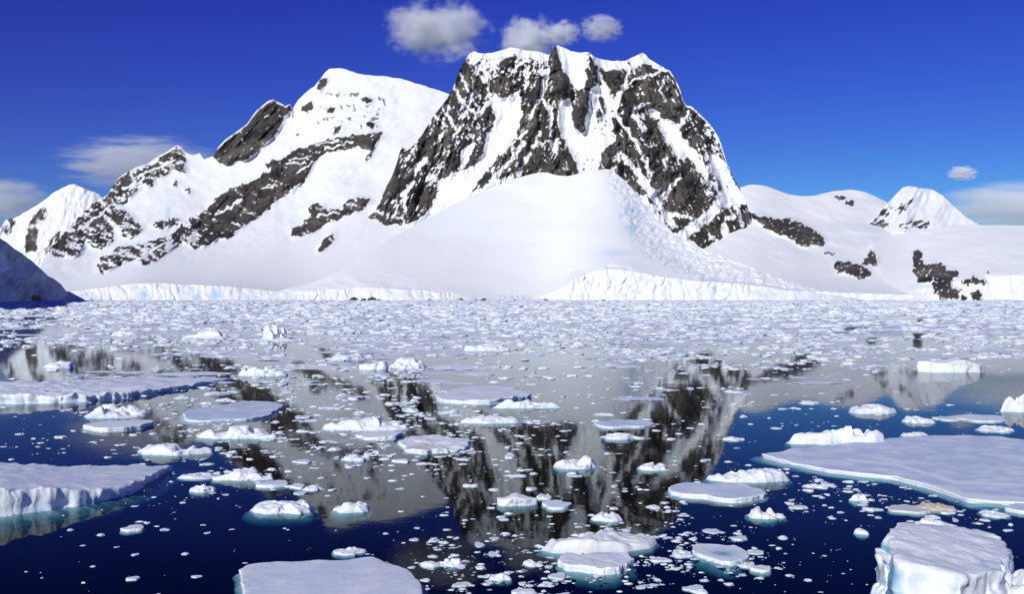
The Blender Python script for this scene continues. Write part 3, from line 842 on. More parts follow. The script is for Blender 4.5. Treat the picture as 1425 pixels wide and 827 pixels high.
    q = np.stack([idx[:-1], idx[1:], nx[1:], nx[:-1]], -1).reshape(-1, 4)
    q = q[:, ::1]
    bl = np.zeros_like(X); bl[nt:] = 0.4
    if blue is not None:
        bl[:nt] = np.maximum(bl[:nt], blue(X2[:nt] + c[0], Y2[:nt] + c[1], Z2[:nt]))
    stn = np.zeros_like(X)
    if stain is not None:
        stn[:nt] = stain(X2[:nt] + c[0], Y2[:nt] + c[1], Z2[:nt])
    wt = np.zeros_like(X)
    if prof == 'pan':
        wt[:nr + 1] = wet
        if wetfun is not None:
            wt[:nr + 1] *= wetfun(X2[:nr + 1] + c[0], Y2[:nr + 1] + c[1])
    wt[nt - 1:nt] = 0.8
    me = mesh_from(name, verts, q, attrs={'blue': bl, 'stain': stn, 'wet': wt}, mat=M_ICE)
    return me, c


def px_res(px):
    return int(np.clip(px * 0.9, 20, 420))


def outline_from_px(pts, z=0.0):
    return np.array([ground(u, v, z) for u, v in pts])


def add_foot(o, W, c, k, depth, seed, shift=(0, 0)):
    W2 = (np.asarray(W) - c) * k + c + np.array(shift)
    me, c2 = ice_mesh('submerged_foot', W2, lambda x, y: np.full_like(x, 0.05), 'pan', amp=0.10, nscale=0.7, seed=seed + 500, na=90, nr=14, under=0.6, blue=lambda x, y, z: 0.25 + 0 * x, center=np.asarray(c) + np.array(shift), edge=0.2, toprough=1.0)
    f = link('submerged_foot', me, o, (c2[0] - c[0], c2[1] - c[1], -depth))
    f['label'] = 'pale blue green ice showing under the water'
    return f


def floe_px(name, label, cat, pts, h, prof='pan', seed=1, group=None, hend=None, **kw):
    """a floe whose waterline outline was measured in the photo"""
    W = outline_from_px(pts)
    us = [p[0] for p in pts]
    if hend:
        (ua, ha), (ub, hb) = hend

        def hfun(x, y):
            u = CU + F * x / np.maximum(y, 1)
            return np.interp(u, [ua, ub], [ha, hb])
    else:
        def hfun(x, y): return np.full_like(x, h)
    na = px_res((max(us) - min(us)) * 1.4)
    me, c = ice_mesh(name, W, hfun, prof, seed=seed, na=max(na, 60), **kw)
    o = link(name, me, loc=(c[0], c[1], 0)); tag(o, label, cat, group)
    return o


def floe_box(name, label, cat, u0, u1, vt, vb, prof='lump', seed=1, group=None, h=None, amp=None, nscale=None, footpart=None, ratio=0.95, lean=0.0, twin=None, **kw):
    """a floe measured by its extent in the photo: left, right, top, waterline"""
    df = dist_at(vb)
    uc = (u0 + u1) / 2
    if prof == 'pan':
        hh = 0.2 if h is None else h
        db = dist_at(vt, hh)
        b = max((db - df) / 2, 0.25); dc = df + b; a = (u1 - u0) / 2 * dc / F
    else:
        a = (u1 - u0) / 2 * df / F
        b = a * ratio
        for _ in range(30):
            dc = df + b
            hh = CH - (vt - HV) * (dc + 0.35 * b) / F
            if hh > 0.15 * min(b, 2.0) + 0.05: break
            b *= 0.85
        a = (u1 - u0) / 2 * dc / F
        if h is not None: hh = h
    th = np.linspace(0, 2 * math.pi, 40, endpoint=False)
    r_ = np.random.default_rng(seed)
    ph = r_.uniform(0, 6.28, 4)
    rad = 1 + 0.09 * np.sin(2 * th + ph[0]) + 0.08 * np.sin(3 * th + ph[1]) + 0.06 * np.sin(5 * th + ph[2])
    W = np.stack([gx(uc, dc) + a * rad * np.cos(th), dc + b * rad * np.sin(th)], -1)
    pk = r_.uniform(-0.35, 0.35) if twin is None else twin

    def hfun(x, y):
        q = (x - gx(uc, dc)) / a
        if prof == 'pan': return np.full_like(x, hh)
        return 0.76 * hh * (1 - 0.3 * np.minimum(np.abs(q - pk), 1.2)) * (1 + 0.10 * np.sin(5 * q + ph[3])) * (1 + lean * q)
    am = amp if amp is not None else (min(0.22 * hh + 0.03, 0.3) if prof != 'pan' else 0.06)
    ns = nscale if nscale is not None else max(0.35, 0.35 * a)
    kw.setdefault('edge', 0.24 if prof == 'lump' else 0.16)
    me, c = ice_mesh(name, W, hfun, prof, amp=am, nscale=ns, seed=seed, na=max(30, px_res((u1 - u0) * 2.0)), nr=int(np.clip((u1 - u0) / 5, 8, 30)), under=kw.pop('under', max(0.25, hh * 0.9)), **kw)
    o = link(name, me, loc=(c[0], c[1], 0)); tag(o, label, cat, group)
    if footpart:
        add_foot(o, W, c, footpart, 0.16, seed)
    return o


def spot(u, v, z, r):
    p = ground(u, v, z)

    def f(x, y, zz):
        return np.exp(-((x - p[0]) ** 2 + (y - p[1]) ** 2) / r ** 2)
    return f


# --- the big ones, measured
def pan_ridges(x, y, z):
    return np.zeros_like(x)


floe_px('ice_floe', 'huge flat lavender floe with a thin bright rim, filling the right edge', 'ice floe',
        [(1058, 637), (1105, 629), (1180, 621), (1240, 613), (1300, 610), (1380, 611), (1440, 617), (1520, 628), (1580, 655), (1560, 690), (1480, 708), (1400, 704), (1345, 700), (1318, 690), (1285, 679), (1240, 668), (1190, 663), (1150, 658), (1100, 648)], 0.2, seed=3, under=0.5, amp=0.10, nscale=1.2, nr=60, wet=0.85, center=ground(1330, 655), edge=0.05,
        wetfun=lambda x, y: sstep(0.05, 0.22, seg_dist(CU + F * x / np.maximum(y, 1) + 6 * fbm2(x, y, 70, 2), HV + (CH - 0.2) * F / np.maximum(y, 1), [(1180, 640), (1250, 648), (1330, 672), (1440, 676)]) / 14) * sstep(0.05, 0.22, seg_dist(CU + F * x / np.maximum(y, 1), HV + (CH - 0.2) * F / np.maximum(y, 1), [(1300, 676), (1350, 690), (1440, 696)]) / 14))
floe_px('ice_floe', 'small flat slab at the right edge broken off the huge lavender floe', 'ice floe', [(1398, 712), (1412, 705), (1440, 702), (1500, 710), (1500, 722), (1420, 716)], 0.16, seed=5, under=0.3, amp=0.05, nscale=0.6, nr=8, wet=0.6)
floe_px('ice_floe', 'flat pale floe cut off by the bottom edge, left of centre', 'ice floe',
        [(332, 800), (345, 792), (395, 788), (460, 786), (520, 782), (545, 790), (572, 802), (586, 820), (592, 845), (560, 880), (430, 890), (345, 870), (340, 835)], 0.17, seed=8, under=0.5, amp=0.07, nscale=0.9, nr=22, wet=0.5, center=ground(450, 830), edge=0.05)
berg = floe_px('tabular_iceberg', 'flat topped iceberg with a bright fluted front and green foot, left edge', 'iceberg',
               [(-120, 734), (-40, 727), (0, 720), (70, 711), (140, 700), (185, 688), (208, 673), (240, 655), (170, 662), (105, 671), (40, 674), (-120, 678)], 1.2, seed=12, hend=((0, 1.25), (235, 0.32)), under=1.6, amp=0.22, nscale=0.7, nr=20, wet=0.5, center=ground(40, 696), foot=1.22, edge=0.10, toprough=0.3,
               blue=lambda x, y, z: sstep(0.15, 0.4, fbm3(x / 0.5, y / 0.5, z / 1.6, 61, 3)) * (z < 1.0) * (z > 0.1) * 0.9 * sstep(-14.6, -13.6, x + 0.0 * y) + 0.7 * (z < 0.22) * sstep(0.0, 0.3, fbm3(x / 0.8, y / 0.8, z, 63, 2)))
_bw = outline_from_px([(-120, 734), (-40, 727), (0, 720), (70, 711), (140, 700), (185, 688), (200, 676), (105, 674), (40, 677), (-120, 681)])
add_foot(berg, _bw, ground(40, 696), 1.0, 0.30, 12, shift=(0.15, -1.9))
floe_px('ice_floe', 'long low floe with a lumpy snow crest, left edge above the green iceberg', 'ice floe',
        [(-80, 566), (-20, 562), (40, 563), (100, 561), (160, 556), (210, 549), (260, 541), (300, 533), (318, 529), (260, 527), (160, 533), (60, 540), (-80, 545)], 0.45, seed=14, hend=((0, 0.85), (300, 0.25)), under=1.0, amp=0.42, nscale=1.5, nr=24, wet=0.35, center=ground(90, 549), edge=0.22, toprough=0.75)
block = floe_px('ice_block', 'tall white block of ice with a blue cleft, bottom right corner', 'iceberg',
                [(1238, 868), (1262, 880), (1330, 884), (1385, 870), (1404, 850), (1412, 822), (1398, 806), (1360, 800), (1290, 797), (1248, 804), (1232, 826)], 1.9, prof='block', seed=16, hend=((1235, 2.02), (1405, 1.52)), under=0.9, amp=0.30, nscale=0.55, nr=30, edge=0.26,
                blue=lambda x, y, z: np.clip(sstep(1262, 1240, CU + F * x / y + 14 * fbm3(x / 0.3, y / 0.3, z / 0.3, 64, 3)) * (z < 1.75) + 0.4 * np.exp(-((z - 1.45 + 0.1 * np.sin(x * 2)) / 0.04) ** 2), 0, 1))


def part_lump(parent, name, pts, h, seed, **kw):
    W = outline_from_px(pts)
    me, c = ice_mesh(name, W, lambda x, y: np.full_like(x, h), kw.pop('prof', 'lump'), seed=seed, na=90, nr=16, **kw)
    o = link(name, me, parent, (c[0] - parent.location.x, c[1] - parent.location.y, 0))
    return o


part_lump(block, 'ice_knob', [(1224, 846), (1234, 854), (1250, 850), (1252, 826), (1244, 812), (1232, 814), (1222, 826)], 1.5, 23, prof='block', amp=0.26, nscale=0.38, under=0.7, edge=0.3, blue=lambda x, y, z: 0.9 * sstep(0.05, 0.35, fbm3(x / 0.3, y / 0.3, z / 0.25, 67, 2)) * (z < 1.45))
part_lump(block, 'ice_foot', [(1206, 850), (1235, 870), (1262, 862), (1262, 838), (1240, 826), (1214, 830)], 0.85, 18, amp=0.14, nscale=0.35, under=0.6, blue=lambda x, y, z: 0.5 * sstep(0.1, 0.4, fbm3(x / 0.2, y / 0.2, z / 0.2, 66, 2)))
part_lump(block, 'ice_shoulder', [(1378, 868), (1420, 872), (1470, 860), (1470, 826), (1420, 815), (1388, 824)], 1.25, 19, amp=0.16, nscale=0.4, under=0.6)
floe_px('ice_floe', 'whale backed white floe with a yellow brown blotch on its side, lower centre', 'ice floe',
        [(752, 766), (770, 771), (820, 772), (870, 769), (905, 764), (914, 757), (890, 752), (820, 753), (770, 757)], 0.56, prof='lump', seed=21, under=0.5, edge=0.06, amp=0.06, nscale=0.7, nr=18, stain=lambda x, y, z: np.clip(spot(815, 767, 0.25, 0.40)(x, y, z) * 1.2 + 0.10, 0, 1))

B_ = [
    # name, label, cat, u0,u1,vt,vb, prof, opts
    ('growler', 'long knobbly white growler lying behind the huge lavender floe', 1095, 1238, 580, 620, 'lump', dict(ratio=0.25, twin=0.8, amp=0.3, nscale=1.0)),
    ('ice_floe', 'small white floe against the far rim of the huge lavender floe', 1254, 1290, 599, 609, 'lump', {}),
    ('growler', 'two humped white growler on blue water behind the long knobbly one', 1182, 1243, 559, 577, 'lump', dict(twin=0.5)),
    ('ice_floe', 'rounded white floe on blue water right of the two humped growler', 1257, 1297, 576, 590, 'lump', {}),
    ('growler', 'pointed white growler rising at the right edge', 1389, 1450, 543, 574, 'lump', dict(twin=0.0, ratio=0.4)),
    ('iceberg', 'smooth white wedge shaped iceberg on the far right', 1281, 1368, 495, 519, 'block', dict(lean=-0.25, ratio=0.35, amp=0.3)),
    ('ice_floe', 'thin white floe just behind the right end of the huge lavender floe', 1360, 1410, 591, 602, 'lump', {}),
    ('ice_floe', 'flat pale strip of ice below the pointed growler', 1328, 1400, 577, 588, 'pan', dict(h=0.12, wet=0.3)),
    ('ice_floe', 'grey strip of brash ice right of the rounded white floe', 1300, 1335, 580, 586, 'pan', dict(h=0.10, wet=0.6)),
    ('ice_floe', 'white wavy floe with a raised right end, left of the huge floe', 988, 1092, 647, 673, 'lump', dict(twin=0.6, ratio=0.45)),
    ('ice_floe', 'flat lavender oval floe in front of the wavy white one', 938, 1060, 671, 700, 'pan', dict(h=0.22, wet=0.7)),
    ('ice_floe', 'oval white floe alone on dark water, right of the lavender oval', 1039, 1091, 703, 723, 'lump', dict(ratio=0.6)),
    ('ice_floe', 'white floe with a blue melt hollow, right of the whale backed floe', 964, 1043, 758, 785, 'pan', dict(footpart=1.12, h=0.14, wet=0.3, blue=spot(1006, 771, 0.14, 0.45))),
    ('ice_floe', 'tan stained lump of ice in front of the huge lavender floe', 1275, 1326, 697, 713, 'lump', dict(stain=lambda x, y, z: 0.75 + 0 * x)),
    ('ice_floe', 'low dirty slab beside the tan stained lump', 1238, 1290, 703, 716, 'pan', dict(h=0.10, wet=0.4, stain=lambda x, y, z: 0.3 + 0 * x)),
    ('ice_floe', 'ragged low white floe behind the tall block', 1268, 1332, 718, 737, 'lump', dict(ratio=0.5)),
    ('ice_floe', 'small curved white floe near the slab at the right edge', 1364, 1402, 709, 721, 'lump', {}),
    ('ice_floe', 'smooth pale blue floe just in front of the whale backed floe', 783, 877, 768, 801, 'pan', dict(h=0.24, wet=0.25, amp=0.1, toprough=0.5, edge=0.3, footpart=1.1)),
    ('growler', 'round fronted white growler below the left end of the long low floe', 126, 205, 557, 583, 'lump', dict(twin=-0.7, footpart=1.1)),
    ('ice_floe', 'flat white floe under the round fronted growler on the left', 122, 208, 585, 601, 'pan', dict(h=0.3, wet=0.2)),
    ('ice_floe', 'flat lavender floe with a pale back rim, left of centre', 265, 392, 560, 588, 'pan', dict(h=0.18, wet=0.9)),
    ('ice_floe', 'white floe directly in front of the flat lavender floe left of centre', 283, 385, 588, 612, 'lump', dict(ratio=0.4)),
    ('ice_floe', 'bright white humped floe on navy water behind the flat topped iceberg', 186, 291, 611, 634, 'lump', dict(twin=-0.5, ratio=0.35)),
    ('growler', 'domed white growler right of the flat topped iceberg', 296, 376, 646, 670, 'lump', dict(twin=0.3, ratio=0.5)),
    ('ice_floe', 'low broken floe between the flat topped iceberg and the domed growler', 252, 297, 656, 668, 'lump', {}),
    ('ice_floe', 'small white dome of ice below the domed growler', 265, 300, 672, 686, 'lump', dict(ratio=0.6)),
    ('growler', 'white growler with a pale blue underwater rim on navy water', 354, 434, 691, 717, 'lump', dict(ratio=0.8, footpart=1.14)),
    ('ice_floe', 'flat grey white disc right of the small dome of ice', 360, 401, 669, 680, 'pan', dict(h=0.15, wet=0.3)),
    ('growler', 'smooth white growler on the pale reflection, above the bottom floe', 464, 512, 693, 715, 'lump', dict(twin=0.4, footpart=1.16)),
    ('ice_floe', 'small white floe touching the far rim of the bottom edge floe', 464, 506, 761, 774, 'lump', {}),
    ('iceberg', 'small iceberg with a notched white tower, far left of centre', 335, 418, 453, 475, 'lump', dict(ratio=0.3, h=0.9, amp=0.5)),
    ('iceberg', 'low two humped iceberg left of the notched tower', 253, 318, 455, 471, 'lump', dict(ratio=0.3, twin=0.7)),
    ('ice_floe', 'jagged white floe in far brash left of the two humped iceberg', 154, 202, 457, 469, 'lump', {}),
    ('ice_floe', 'rounded white floe at the right end of the long low floe', 335, 401, 507, 524, 'lump', dict(ratio=0.4)),
    ('growler', 'blocky white growler in the middle distance, the left of a pair', 500, 542, 500, 515, 'block', dict(ratio=0.4)),
    ('growler', 'craggy white growler in the middle distance, the right of a pair', 543, 592, 494, 514, 'lump', dict(twin=-0.4)),
    ('ice_floe', 'white rubble floe left of the blocky growler in the middle distance', 453, 518, 487, 502, 'lump', dict(amp=0.4)),
    ('ice_floe', 'wide flat lavender white floe in the middle, behind the white hump', 609, 735, 538, 563, 'pan', dict(h=0.4, wet=0.3, amp=0.22, toprough=0.5)),
    ('ice_floe', 'bright white humped floe overlapping the wide flat one in the middle', 690, 776, 550, 569, 'lump', dict(ratio=0.35)),
    ('ice_floe', 'thin white floe with a raised right end, in front of the wide flat one', 640, 723, 574, 590, 'lump', dict(twin=0.6, ratio=0.4)),
    ('ice_floe', 'long bright white floe left of centre on grey reflection', 448, 577, 576, 600, 'lump', dict(ratio=0.3)),
    ('ice_floe', 'flat white floe with a yellow brown stain, centre of the brash belt', 553, 652, 606, 632, 'pan', dict(h=0.22, wet=0.1, amp=0.2, toprough=0.9, edge=0.4, stain=lambda x, y, z: np.clip(0.6 * spot(585, 624, 0.2, 0.8)(x, y, z) + 0.25 * spot(600, 622, 0.2, 1.2)(x, y, z), 0, 1))),
    ('ice_floe', 'white strip of ice left of the yellow stained floe', 498, 560, 600, 613, 'pan', dict(h=0.2, amp=0.1)),
    ('growler', 'knobbly white growler on the dark rock reflection', 773, 832, 626, 654, 'lump', dict(amp=0.22, nscale=0.6)),
    ('ice_floe', 'flat topped white floe on the dark rock reflection', 689, 747, 686, 705, 'block', dict(ratio=0.4, amp=0.1)),
    ('ice_floe', 'low pale floe right of the flat topped one on the dark reflection', 754, 796, 697, 710, 'pan', dict(h=0.12, wet=0.2)),
    ('ice_floe', 'white floe with a bright top, left of the wavy white floe', 889, 929, 640, 656, 'lump', {}),
    ('ice_floe', 'wide thin lavender sheet on the rock reflection', 828, 906, 584, 597, 'pan', dict(h=0.15, wet=0.9)),
    ('ice_floe', 'white floe with brown flecks below the thin lavender sheet', 838, 882, 599, 613, 'lump', {}),
    ('ice_floe', 'pair of joined white lumps below the dark rock reflection', 824, 864, 711, 727, 'lump', dict(twin=0.8, amp=0.12)),
    ('ice_floe', 'round white floe on grey reflection left of centre', 477, 513, 629, 643, 'lump', {}),
    ('ice_floe', 'low white floe in the far brash above the blocky growlers', 640, 712, 476, 489, 'lump', dict(ratio=0.3)),
    ('ice_floe', 'ragged white floe on the still water above the long low floe', 64, 106, 500, 513, 'lump', {}),
    ('ice_floe', 'oval white floe near the bottom, under the whale backed floe', 680, 713, 795, 809, 'lump', dict(ratio=0.6)),
    ('ice_floe', 'small pointed white piece near the bottom, left of the whale backed floe', 618, 642, 774, 790, 'lump', {}),
    ('ice_floe', 'white floe on blue water just right of the dark reflection', 1007, 1034, 606, 614, 'lump', {}),
    ('ice_floe', 'narrow white floe on the blue water edge of the far reflection', 1112, 1140, 557, 563, 'lump', {}),
    ('ice_floe', 'jagged white fragment left of the tan stained lump', 1182, 1208, 684, 698, 'lump', dict(ratio=0.5)),
    ('ice_floe', 'small upright white chip on dark water, left of the tall block', 1190, 1209, 735, 745, 'lump', {}),
    ('ice_floe', 'thin white sliver near the bottom, right of the melt hollow floe', 1045, 1074, 787, 798, 'pan', dict(h=0.10)),
    ('ice_floe', 'flat pale slab in the navy water under the flat topped iceberg', 171, 200, 731, 741, 'pan', dict(h=0.10, wet=0.3)),
]
for i, (nm, lab, u0, u1, vt, vb, prof, kw) in enumerate(B_):
    cat = {'ice_floe': 'ice floe', 'growler': 'growler', 'iceberg': 'iceberg'}[nm]
    floe_box(nm, lab, cat, u0, u1, vt, vb, prof, seed=200 + i * 7, **kw)

# tower on the notched iceberg
for o in list(COL.objects):
    if o.get('label', '').startswith('small iceberg with a notched'):
        part_lump(o, 'ice_tower', [(367, 473.5), (380, 474.5), (388, 473.5), (388, 471.5), (378, 471), (366, 472)], 3.6, 321, amp=0.5, nscale=1.5, under=0.5)
        part_lump(o, 'ice_tower', [(389, 473.8), (396, 474.2), (399, 473.2), (396, 471.8), (390, 472)], 2.9, 322, amp=0.3, nscale=1.2, under=0.5)

# --- countable fragments: a few shapes, copied
protos = []
for i in range(18):
    r_ = np.random.default_rng(900 + i)
    th = np.linspace(0, 2 * math.pi, 24, endpoint=False)
    rad = 1 + 0.16 * np.sin(2 * th + r_.uniform(0, 6)) + 0.12 * np.sin(3 * th + r_.uniform(0, 6)) + 0.08 * np.sin(5 * th + r_.uniform(0, 6))
    W = np.stack([rad * np.cos(th), rad * np.sin(th)], -1)
    pr = ['lump', 'pan', 'lump', 'lump', 'pan', 'block'][i % 6]
    hh = {'lump': 0.5, 'pan': 0.2, 'block': 0.4}[pr]
    sl = r_.uniform(-0.4, 0.4)
    me, c = ice_mesh('ice_fragment', W, lambda x, y: hh * (1 + sl * x), pr, amp=0.12, nscale=0.5, seed=900 + i * 5, na=34, nr=6, under=0.45, wet=0.3, center=(0, 0), edge=0.45)
    protos.append(me)

ZONES = [
    # count, polygon in photo px, px width range, label, group
    (70, [(250, 545), (420, 530), (660, 570), (660, 640), (430, 700), (300, 660), (250, 610)], (10, 34), 'small white ice fragment in the crowded belt left of centre', 'ice fragments in the belt left of centre'),
    (74, [(560, 735), (740, 745), (1060, 735), (1080, 760), (1000, 830), (600, 830), (555, 790)], (8, 30), 'small white ice fragment scattered on dark water along the bottom centre', 'ice fragments along the bottom centre'),
    (40, [(1095, 655), (1240, 672), (1330, 705), (1425, 718), (1425, 740), (1240, 735), (1080, 700)], (7, 26), 'small ice fragment on dark water along the near rim of the huge lavender floe', 'ice fragments beside the huge floe'),
    (22, [(0, 600), (180, 600), (250, 700), (350, 680), (340, 815), (60, 827), (60, 760), (240, 690), (180, 630), (0, 640)], (7, 20), 'lone small ice chip on open navy water in the lower left', 'ice chips on the lower left water'),
    (28, [(640, 590), (860, 570), (1010, 620), (960, 720), (680, 720), (600, 650)], (9, 30), 'small white ice fragment drifting across the mirrored dark rock', 'ice fragments on the rock reflection'),
    (0, [], (0, 0), '', ''),
]
frag_n = 0
for zn, (cnt, poly, (w0, w1), lab, grp) in enumerate(ZONES):
    if not cnt: continue
    P = np.array(poly, float); r_ = np.random.default_rng(50 + zn)
    k = 0
    while k < cnt:
        u = r_.uniform(P[:, 0].min(), P[:, 0].max()); v = r_.uniform(P[:, 1].min(), P[:, 1].max())
        if not in_poly(np.array([u]), np.array([v]), poly)[0]: continue
        w = w0 + (w1 - w0) * r_.random() ** 2.4
        d = dist_at(v)
        a = w / 2 * d / F
        o = bpy.data.objects.new('ice_fragment', protos[r_.integers(len(protos))]); COL.objects.link(o)
        o.location = (gx(u, d), d, 0); o.rotation_euler = (0, 0, r_.uniform(0, 6.28))
        o.scale = (a, a * r_.uniform(0.6, 1.0), a * r_.uniform(0.28, 0.7))
        tag(o, lab, 'ice fragment', grp)
        k += 1; frag_n += 1

# --- uncountable brash ice
def brash(name, label, N, sampler, wrange, seed, hmul=(0.25, 0.5), sides=7, wetp=0.4, hmax=1.6):
    r_ = np.random.default_rng(seed)
    u, v = sampler(r_, N)
    N = len(u)
    w = wrange[0] * (wrange[1] / wrange[0]) ** (r_.random(N) ** 1.8)
    w = w * np.interp(v, [418, 440, 480, 560, 700], [1.0, 0.9, 0.85, 0.8, 0.9])
    d = dist_at(v)
    a = w / 2 * d / F
    b = a * r_.uniform(0.5, 1.0, N)
    # nothing far away can be deeper than it is wide; heights stay real
    h = np.minimum(a * r_.uniform(*hmul, N), hmax)
    x = gx(u, d)
    th = np.linspace(0, 2 * math.pi, sides, endpoint=False)
    ph = r_.uniform(0, 6.28, N)
    rings = [(0.0, 1.0), (0.55, 0.92), (0.92, 0.55), (1.0, 0.0), (1.02, -0.4)]
    V_ = []
    for ri, (rf, zf) in enumerate(rings):
        if ri == 0:
            V_.append(np.stack([x + a * r_.uniform(-.25, .25, N), d + b * r_.uniform(-.2, .2, N), h * r_.uniform(0.7, 1.25, N)], -1)[:, None, :]); continue
        j = 1 + r_.uniform(-0.22, 0.22, (N, sides))
        aa = th[None] + ph[:, None]
        hz = zf * h[:, None] * (1 + (r_.uniform(-0.45, 0.35, (N, sides)) if 0 < zf else 0))
        V_.append(np.stack([x[:, None] + a[:, None] * rf * j * np.cos(aa), d[:, None] + b[:, None] * rf * j * np.sin(aa), np.broadcast_to(hz, (N, sides))], -1))
    VV = np.concatenate(V_, 1); per = VV.shape[1]
    base = (np.arange(N) * per)[:, None]
    tri = []; quad = []
    for s in range(sides):
        s2 = (s + 1) % sides
        tri.append((0, 1 + s, 1 + s2))
        for ri in range(len(rings) - 2):
            o0 = 1 + ri * sides; o1 = 1 + (ri + 1) * sides
            quad.append((o0 + s, o1 + s, o1 + s2, o0 + s2))
    T_ = (base[:, :, None] + np.array(tri)[None]).reshape(-1, 3); Q_ = (base[:, :, None] + np.array(quad)[None]).reshape(-1, 4)
    bl = np.repeat(np.where(r_.random(N) < 0.12, r_.uniform(0.1, 0.4, N), 0.0), per)
    wt = np.repeat(np.where(r_.random(N) < wetp, r_.uniform(0.2, 0.9, N), 0.0), per)
    me = mesh_from(name, VV.reshape(-1, 3), Q_, T_, smooth=False, attrs={'blue': bl, 'wet': wt, 'stain': np.zeros(N * per)}, mat=M_ICE)
    tag(link(name, me), label, 'brash ice', kind='stuff')


def far_density(u, v):
    row = np.interp(v, [418.5, 424, 445, 462, 476, 500, 530, 560, 580, 640], [1, 1, 0.97, 0.88, 0.75, 0.6, 0.46, 0.32, 0.18, 0.05])
    # streaky lanes: long in u, short in v (they are foreshortened open leads)
    n = fbm2(u / 120, (v - 418) / 7, 201, 4) + 0.5 * fbm2(u / 40, v / 5, 202, 3)
    den = row * sstep(-0.22, 0.2, n + (row - 0.62) * 0.8)
    # open water
    def hole(cu, cv, ru, rv, s=1.0):
        return s * np.exp(-(((u - cu) / ru) ** 2 + ((v - cv) / rv) ** 2))
    den = den * (1 - np.clip(hole(60, 462, 110, 6) + hole(120, 500, 210, 18) + hole(-20, 520, 90, 40) + hole(1240, 545, 230, 28) + hole(1400, 530, 120, 30) + hole(620, 498, 150, 9, 0.8) + hole(860, 520, 120, 16, 0.8) + hole(540, 545, 60, 12, 0.8) + hole(425, 565, 40, 18, 0.9) + hole(1250, 465, 160, 5, 0.7) + hole(60, 640, 200, 50) + hole(780, 650, 200, 60, 0.7), 0, 0.985))
    return den


def far_sampler(r_, N):
    us = []; vs = []
    n = 0
    while n < N:
        u = r_.uniform(-120, 1545, 60000); v = 418.8 + (640 - 418.8) * r_.random(60000) ** 1.5
        keep = r_.random(60000) < far_density(u, v)
        us.append(u[keep]); vs.append(v[keep]); n += keep.sum()
    return np.concatenate(us)[:N], np.concatenate(vs)[:N]


brash('brash_ice', 'loose crowded brash ice covering the water towards the far shore', 36000, far_sampler, (1.6, 22.0), 301, hmul=(0.10, 0.34))


def slush_sampler(r_, N):
    us = []; vs = []; n = 0
    while n < N:
        u = r_.uniform(-150, 1575, 20000); v = 421 + 150 * r_.random(20000) ** 1.3
        keep = r_.random(20000) < np.clip(far_density(u, v) * np.interp(v, [421, 440, 520, 571], [0.9, 1.0, 0.8, 0.4]), 0, 1) ** 1.5
        us.append(u[keep]); vs.append(v[keep]); n += keep.sum()
    return np.concatenate(us)[:N], np.concatenate(vs)[:N]


brash('ice_slush', 'thin sheets of slush ice lying in horizontal bands on the far water', 2600, slush_sampler, (24, 130), 303, hmul=(0.02, 0.04), sides=22, wetp=0.5, hmax=0.10)


def near_sampler(r_, N):
    us = []; vs = []; n = 0
    while n < N:
        u = r_.uniform(-20, 1445, 40000); v = r_.uniform(540, 830, 40000)
        def g(cu, cv, ru, rv, s): return s * np.exp(-(((u - cu) / ru) ** 2 + ((v - cv) / rv) ** 2))
        den = g(430, 590, 190, 48, 2.0) + g(620, 585, 120, 30, 0.8) + g(330, 560, 90, 30, 0.6) + g(620, 620, 120, 40, 0.45) + g(820, 770, 220, 45, 0.55) + g(950, 780, 110, 45, 0.4) + g(700, 800, 90, 40, 0.5) + g(1200, 685, 120, 28, 0.6) + g(1330, 720, 110, 18, 0.4) + g(230, 690, 90, 25, 0.2) + g(1180, 590, 200, 35, 0.10) + g(80, 625, 90, 14, 0.25) + g(850, 640, 160, 80, 0.13) + 0.012
        den = den * sstep(-0.06, 0.26, fbm2(u / 42, v / 13, 211, 4)) * 1.3
        keep = r_.random(40000) < den
        us.append(u[keep]); vs.append(v[keep]); n += keep.sum()
    return np.concatenate(us)[:N], np.concatenate(vs)[:N]


brash('brash_ice', 'fine crumbs of ice floating between the nearer floes', 4000, near_sampler, (1.6, 16.0), 302, hmul=(0.08, 0.35), sides=6)

# --- dark rocks along the far waterline
SH = [(492, 12), (506, 8), (517, 14), (527, 7), (598, 6), (641, 9), (663, 5), (672, 8), (716, 5), (760, 7), (840, 5), (127, 6)]
for i, (u, w) in enumerate(SH):
    d = 2128.0
    th = np.linspace(0, 2 * math.pi, 14, endpoint=False); r_ = np.random.default_rng(700 + i)
    a = w / 2 * d / F
    W = np.stack([gx(u, d) + a * np.cos(th) * (1 + 0.2 * np.sin(3 * th + i)), d + 0.6 * a * np.sin(th)], -1)
    me, c = ice_mesh('shore_rock', W, lambda x, y: np.full_like(x, a * 0.8), 'lump', amp=a * 0.3, nscale=a * 0.6, seed=700 + i, na=20, nr=6, under=2.0)
    me.materials.clear(); me.materials.append(M_ROCK)
    o = link('shore_rock', me, loc=(c[0], c[1], 0))
    if u == 127: tag(o, 'lone dark rock standing at the waterline right of the shaded headland', 'rock')
    else: tag(o, 'low dark rock at the foot of the snow dome along the far waterline', 'rock', 'rocks along the far waterline')

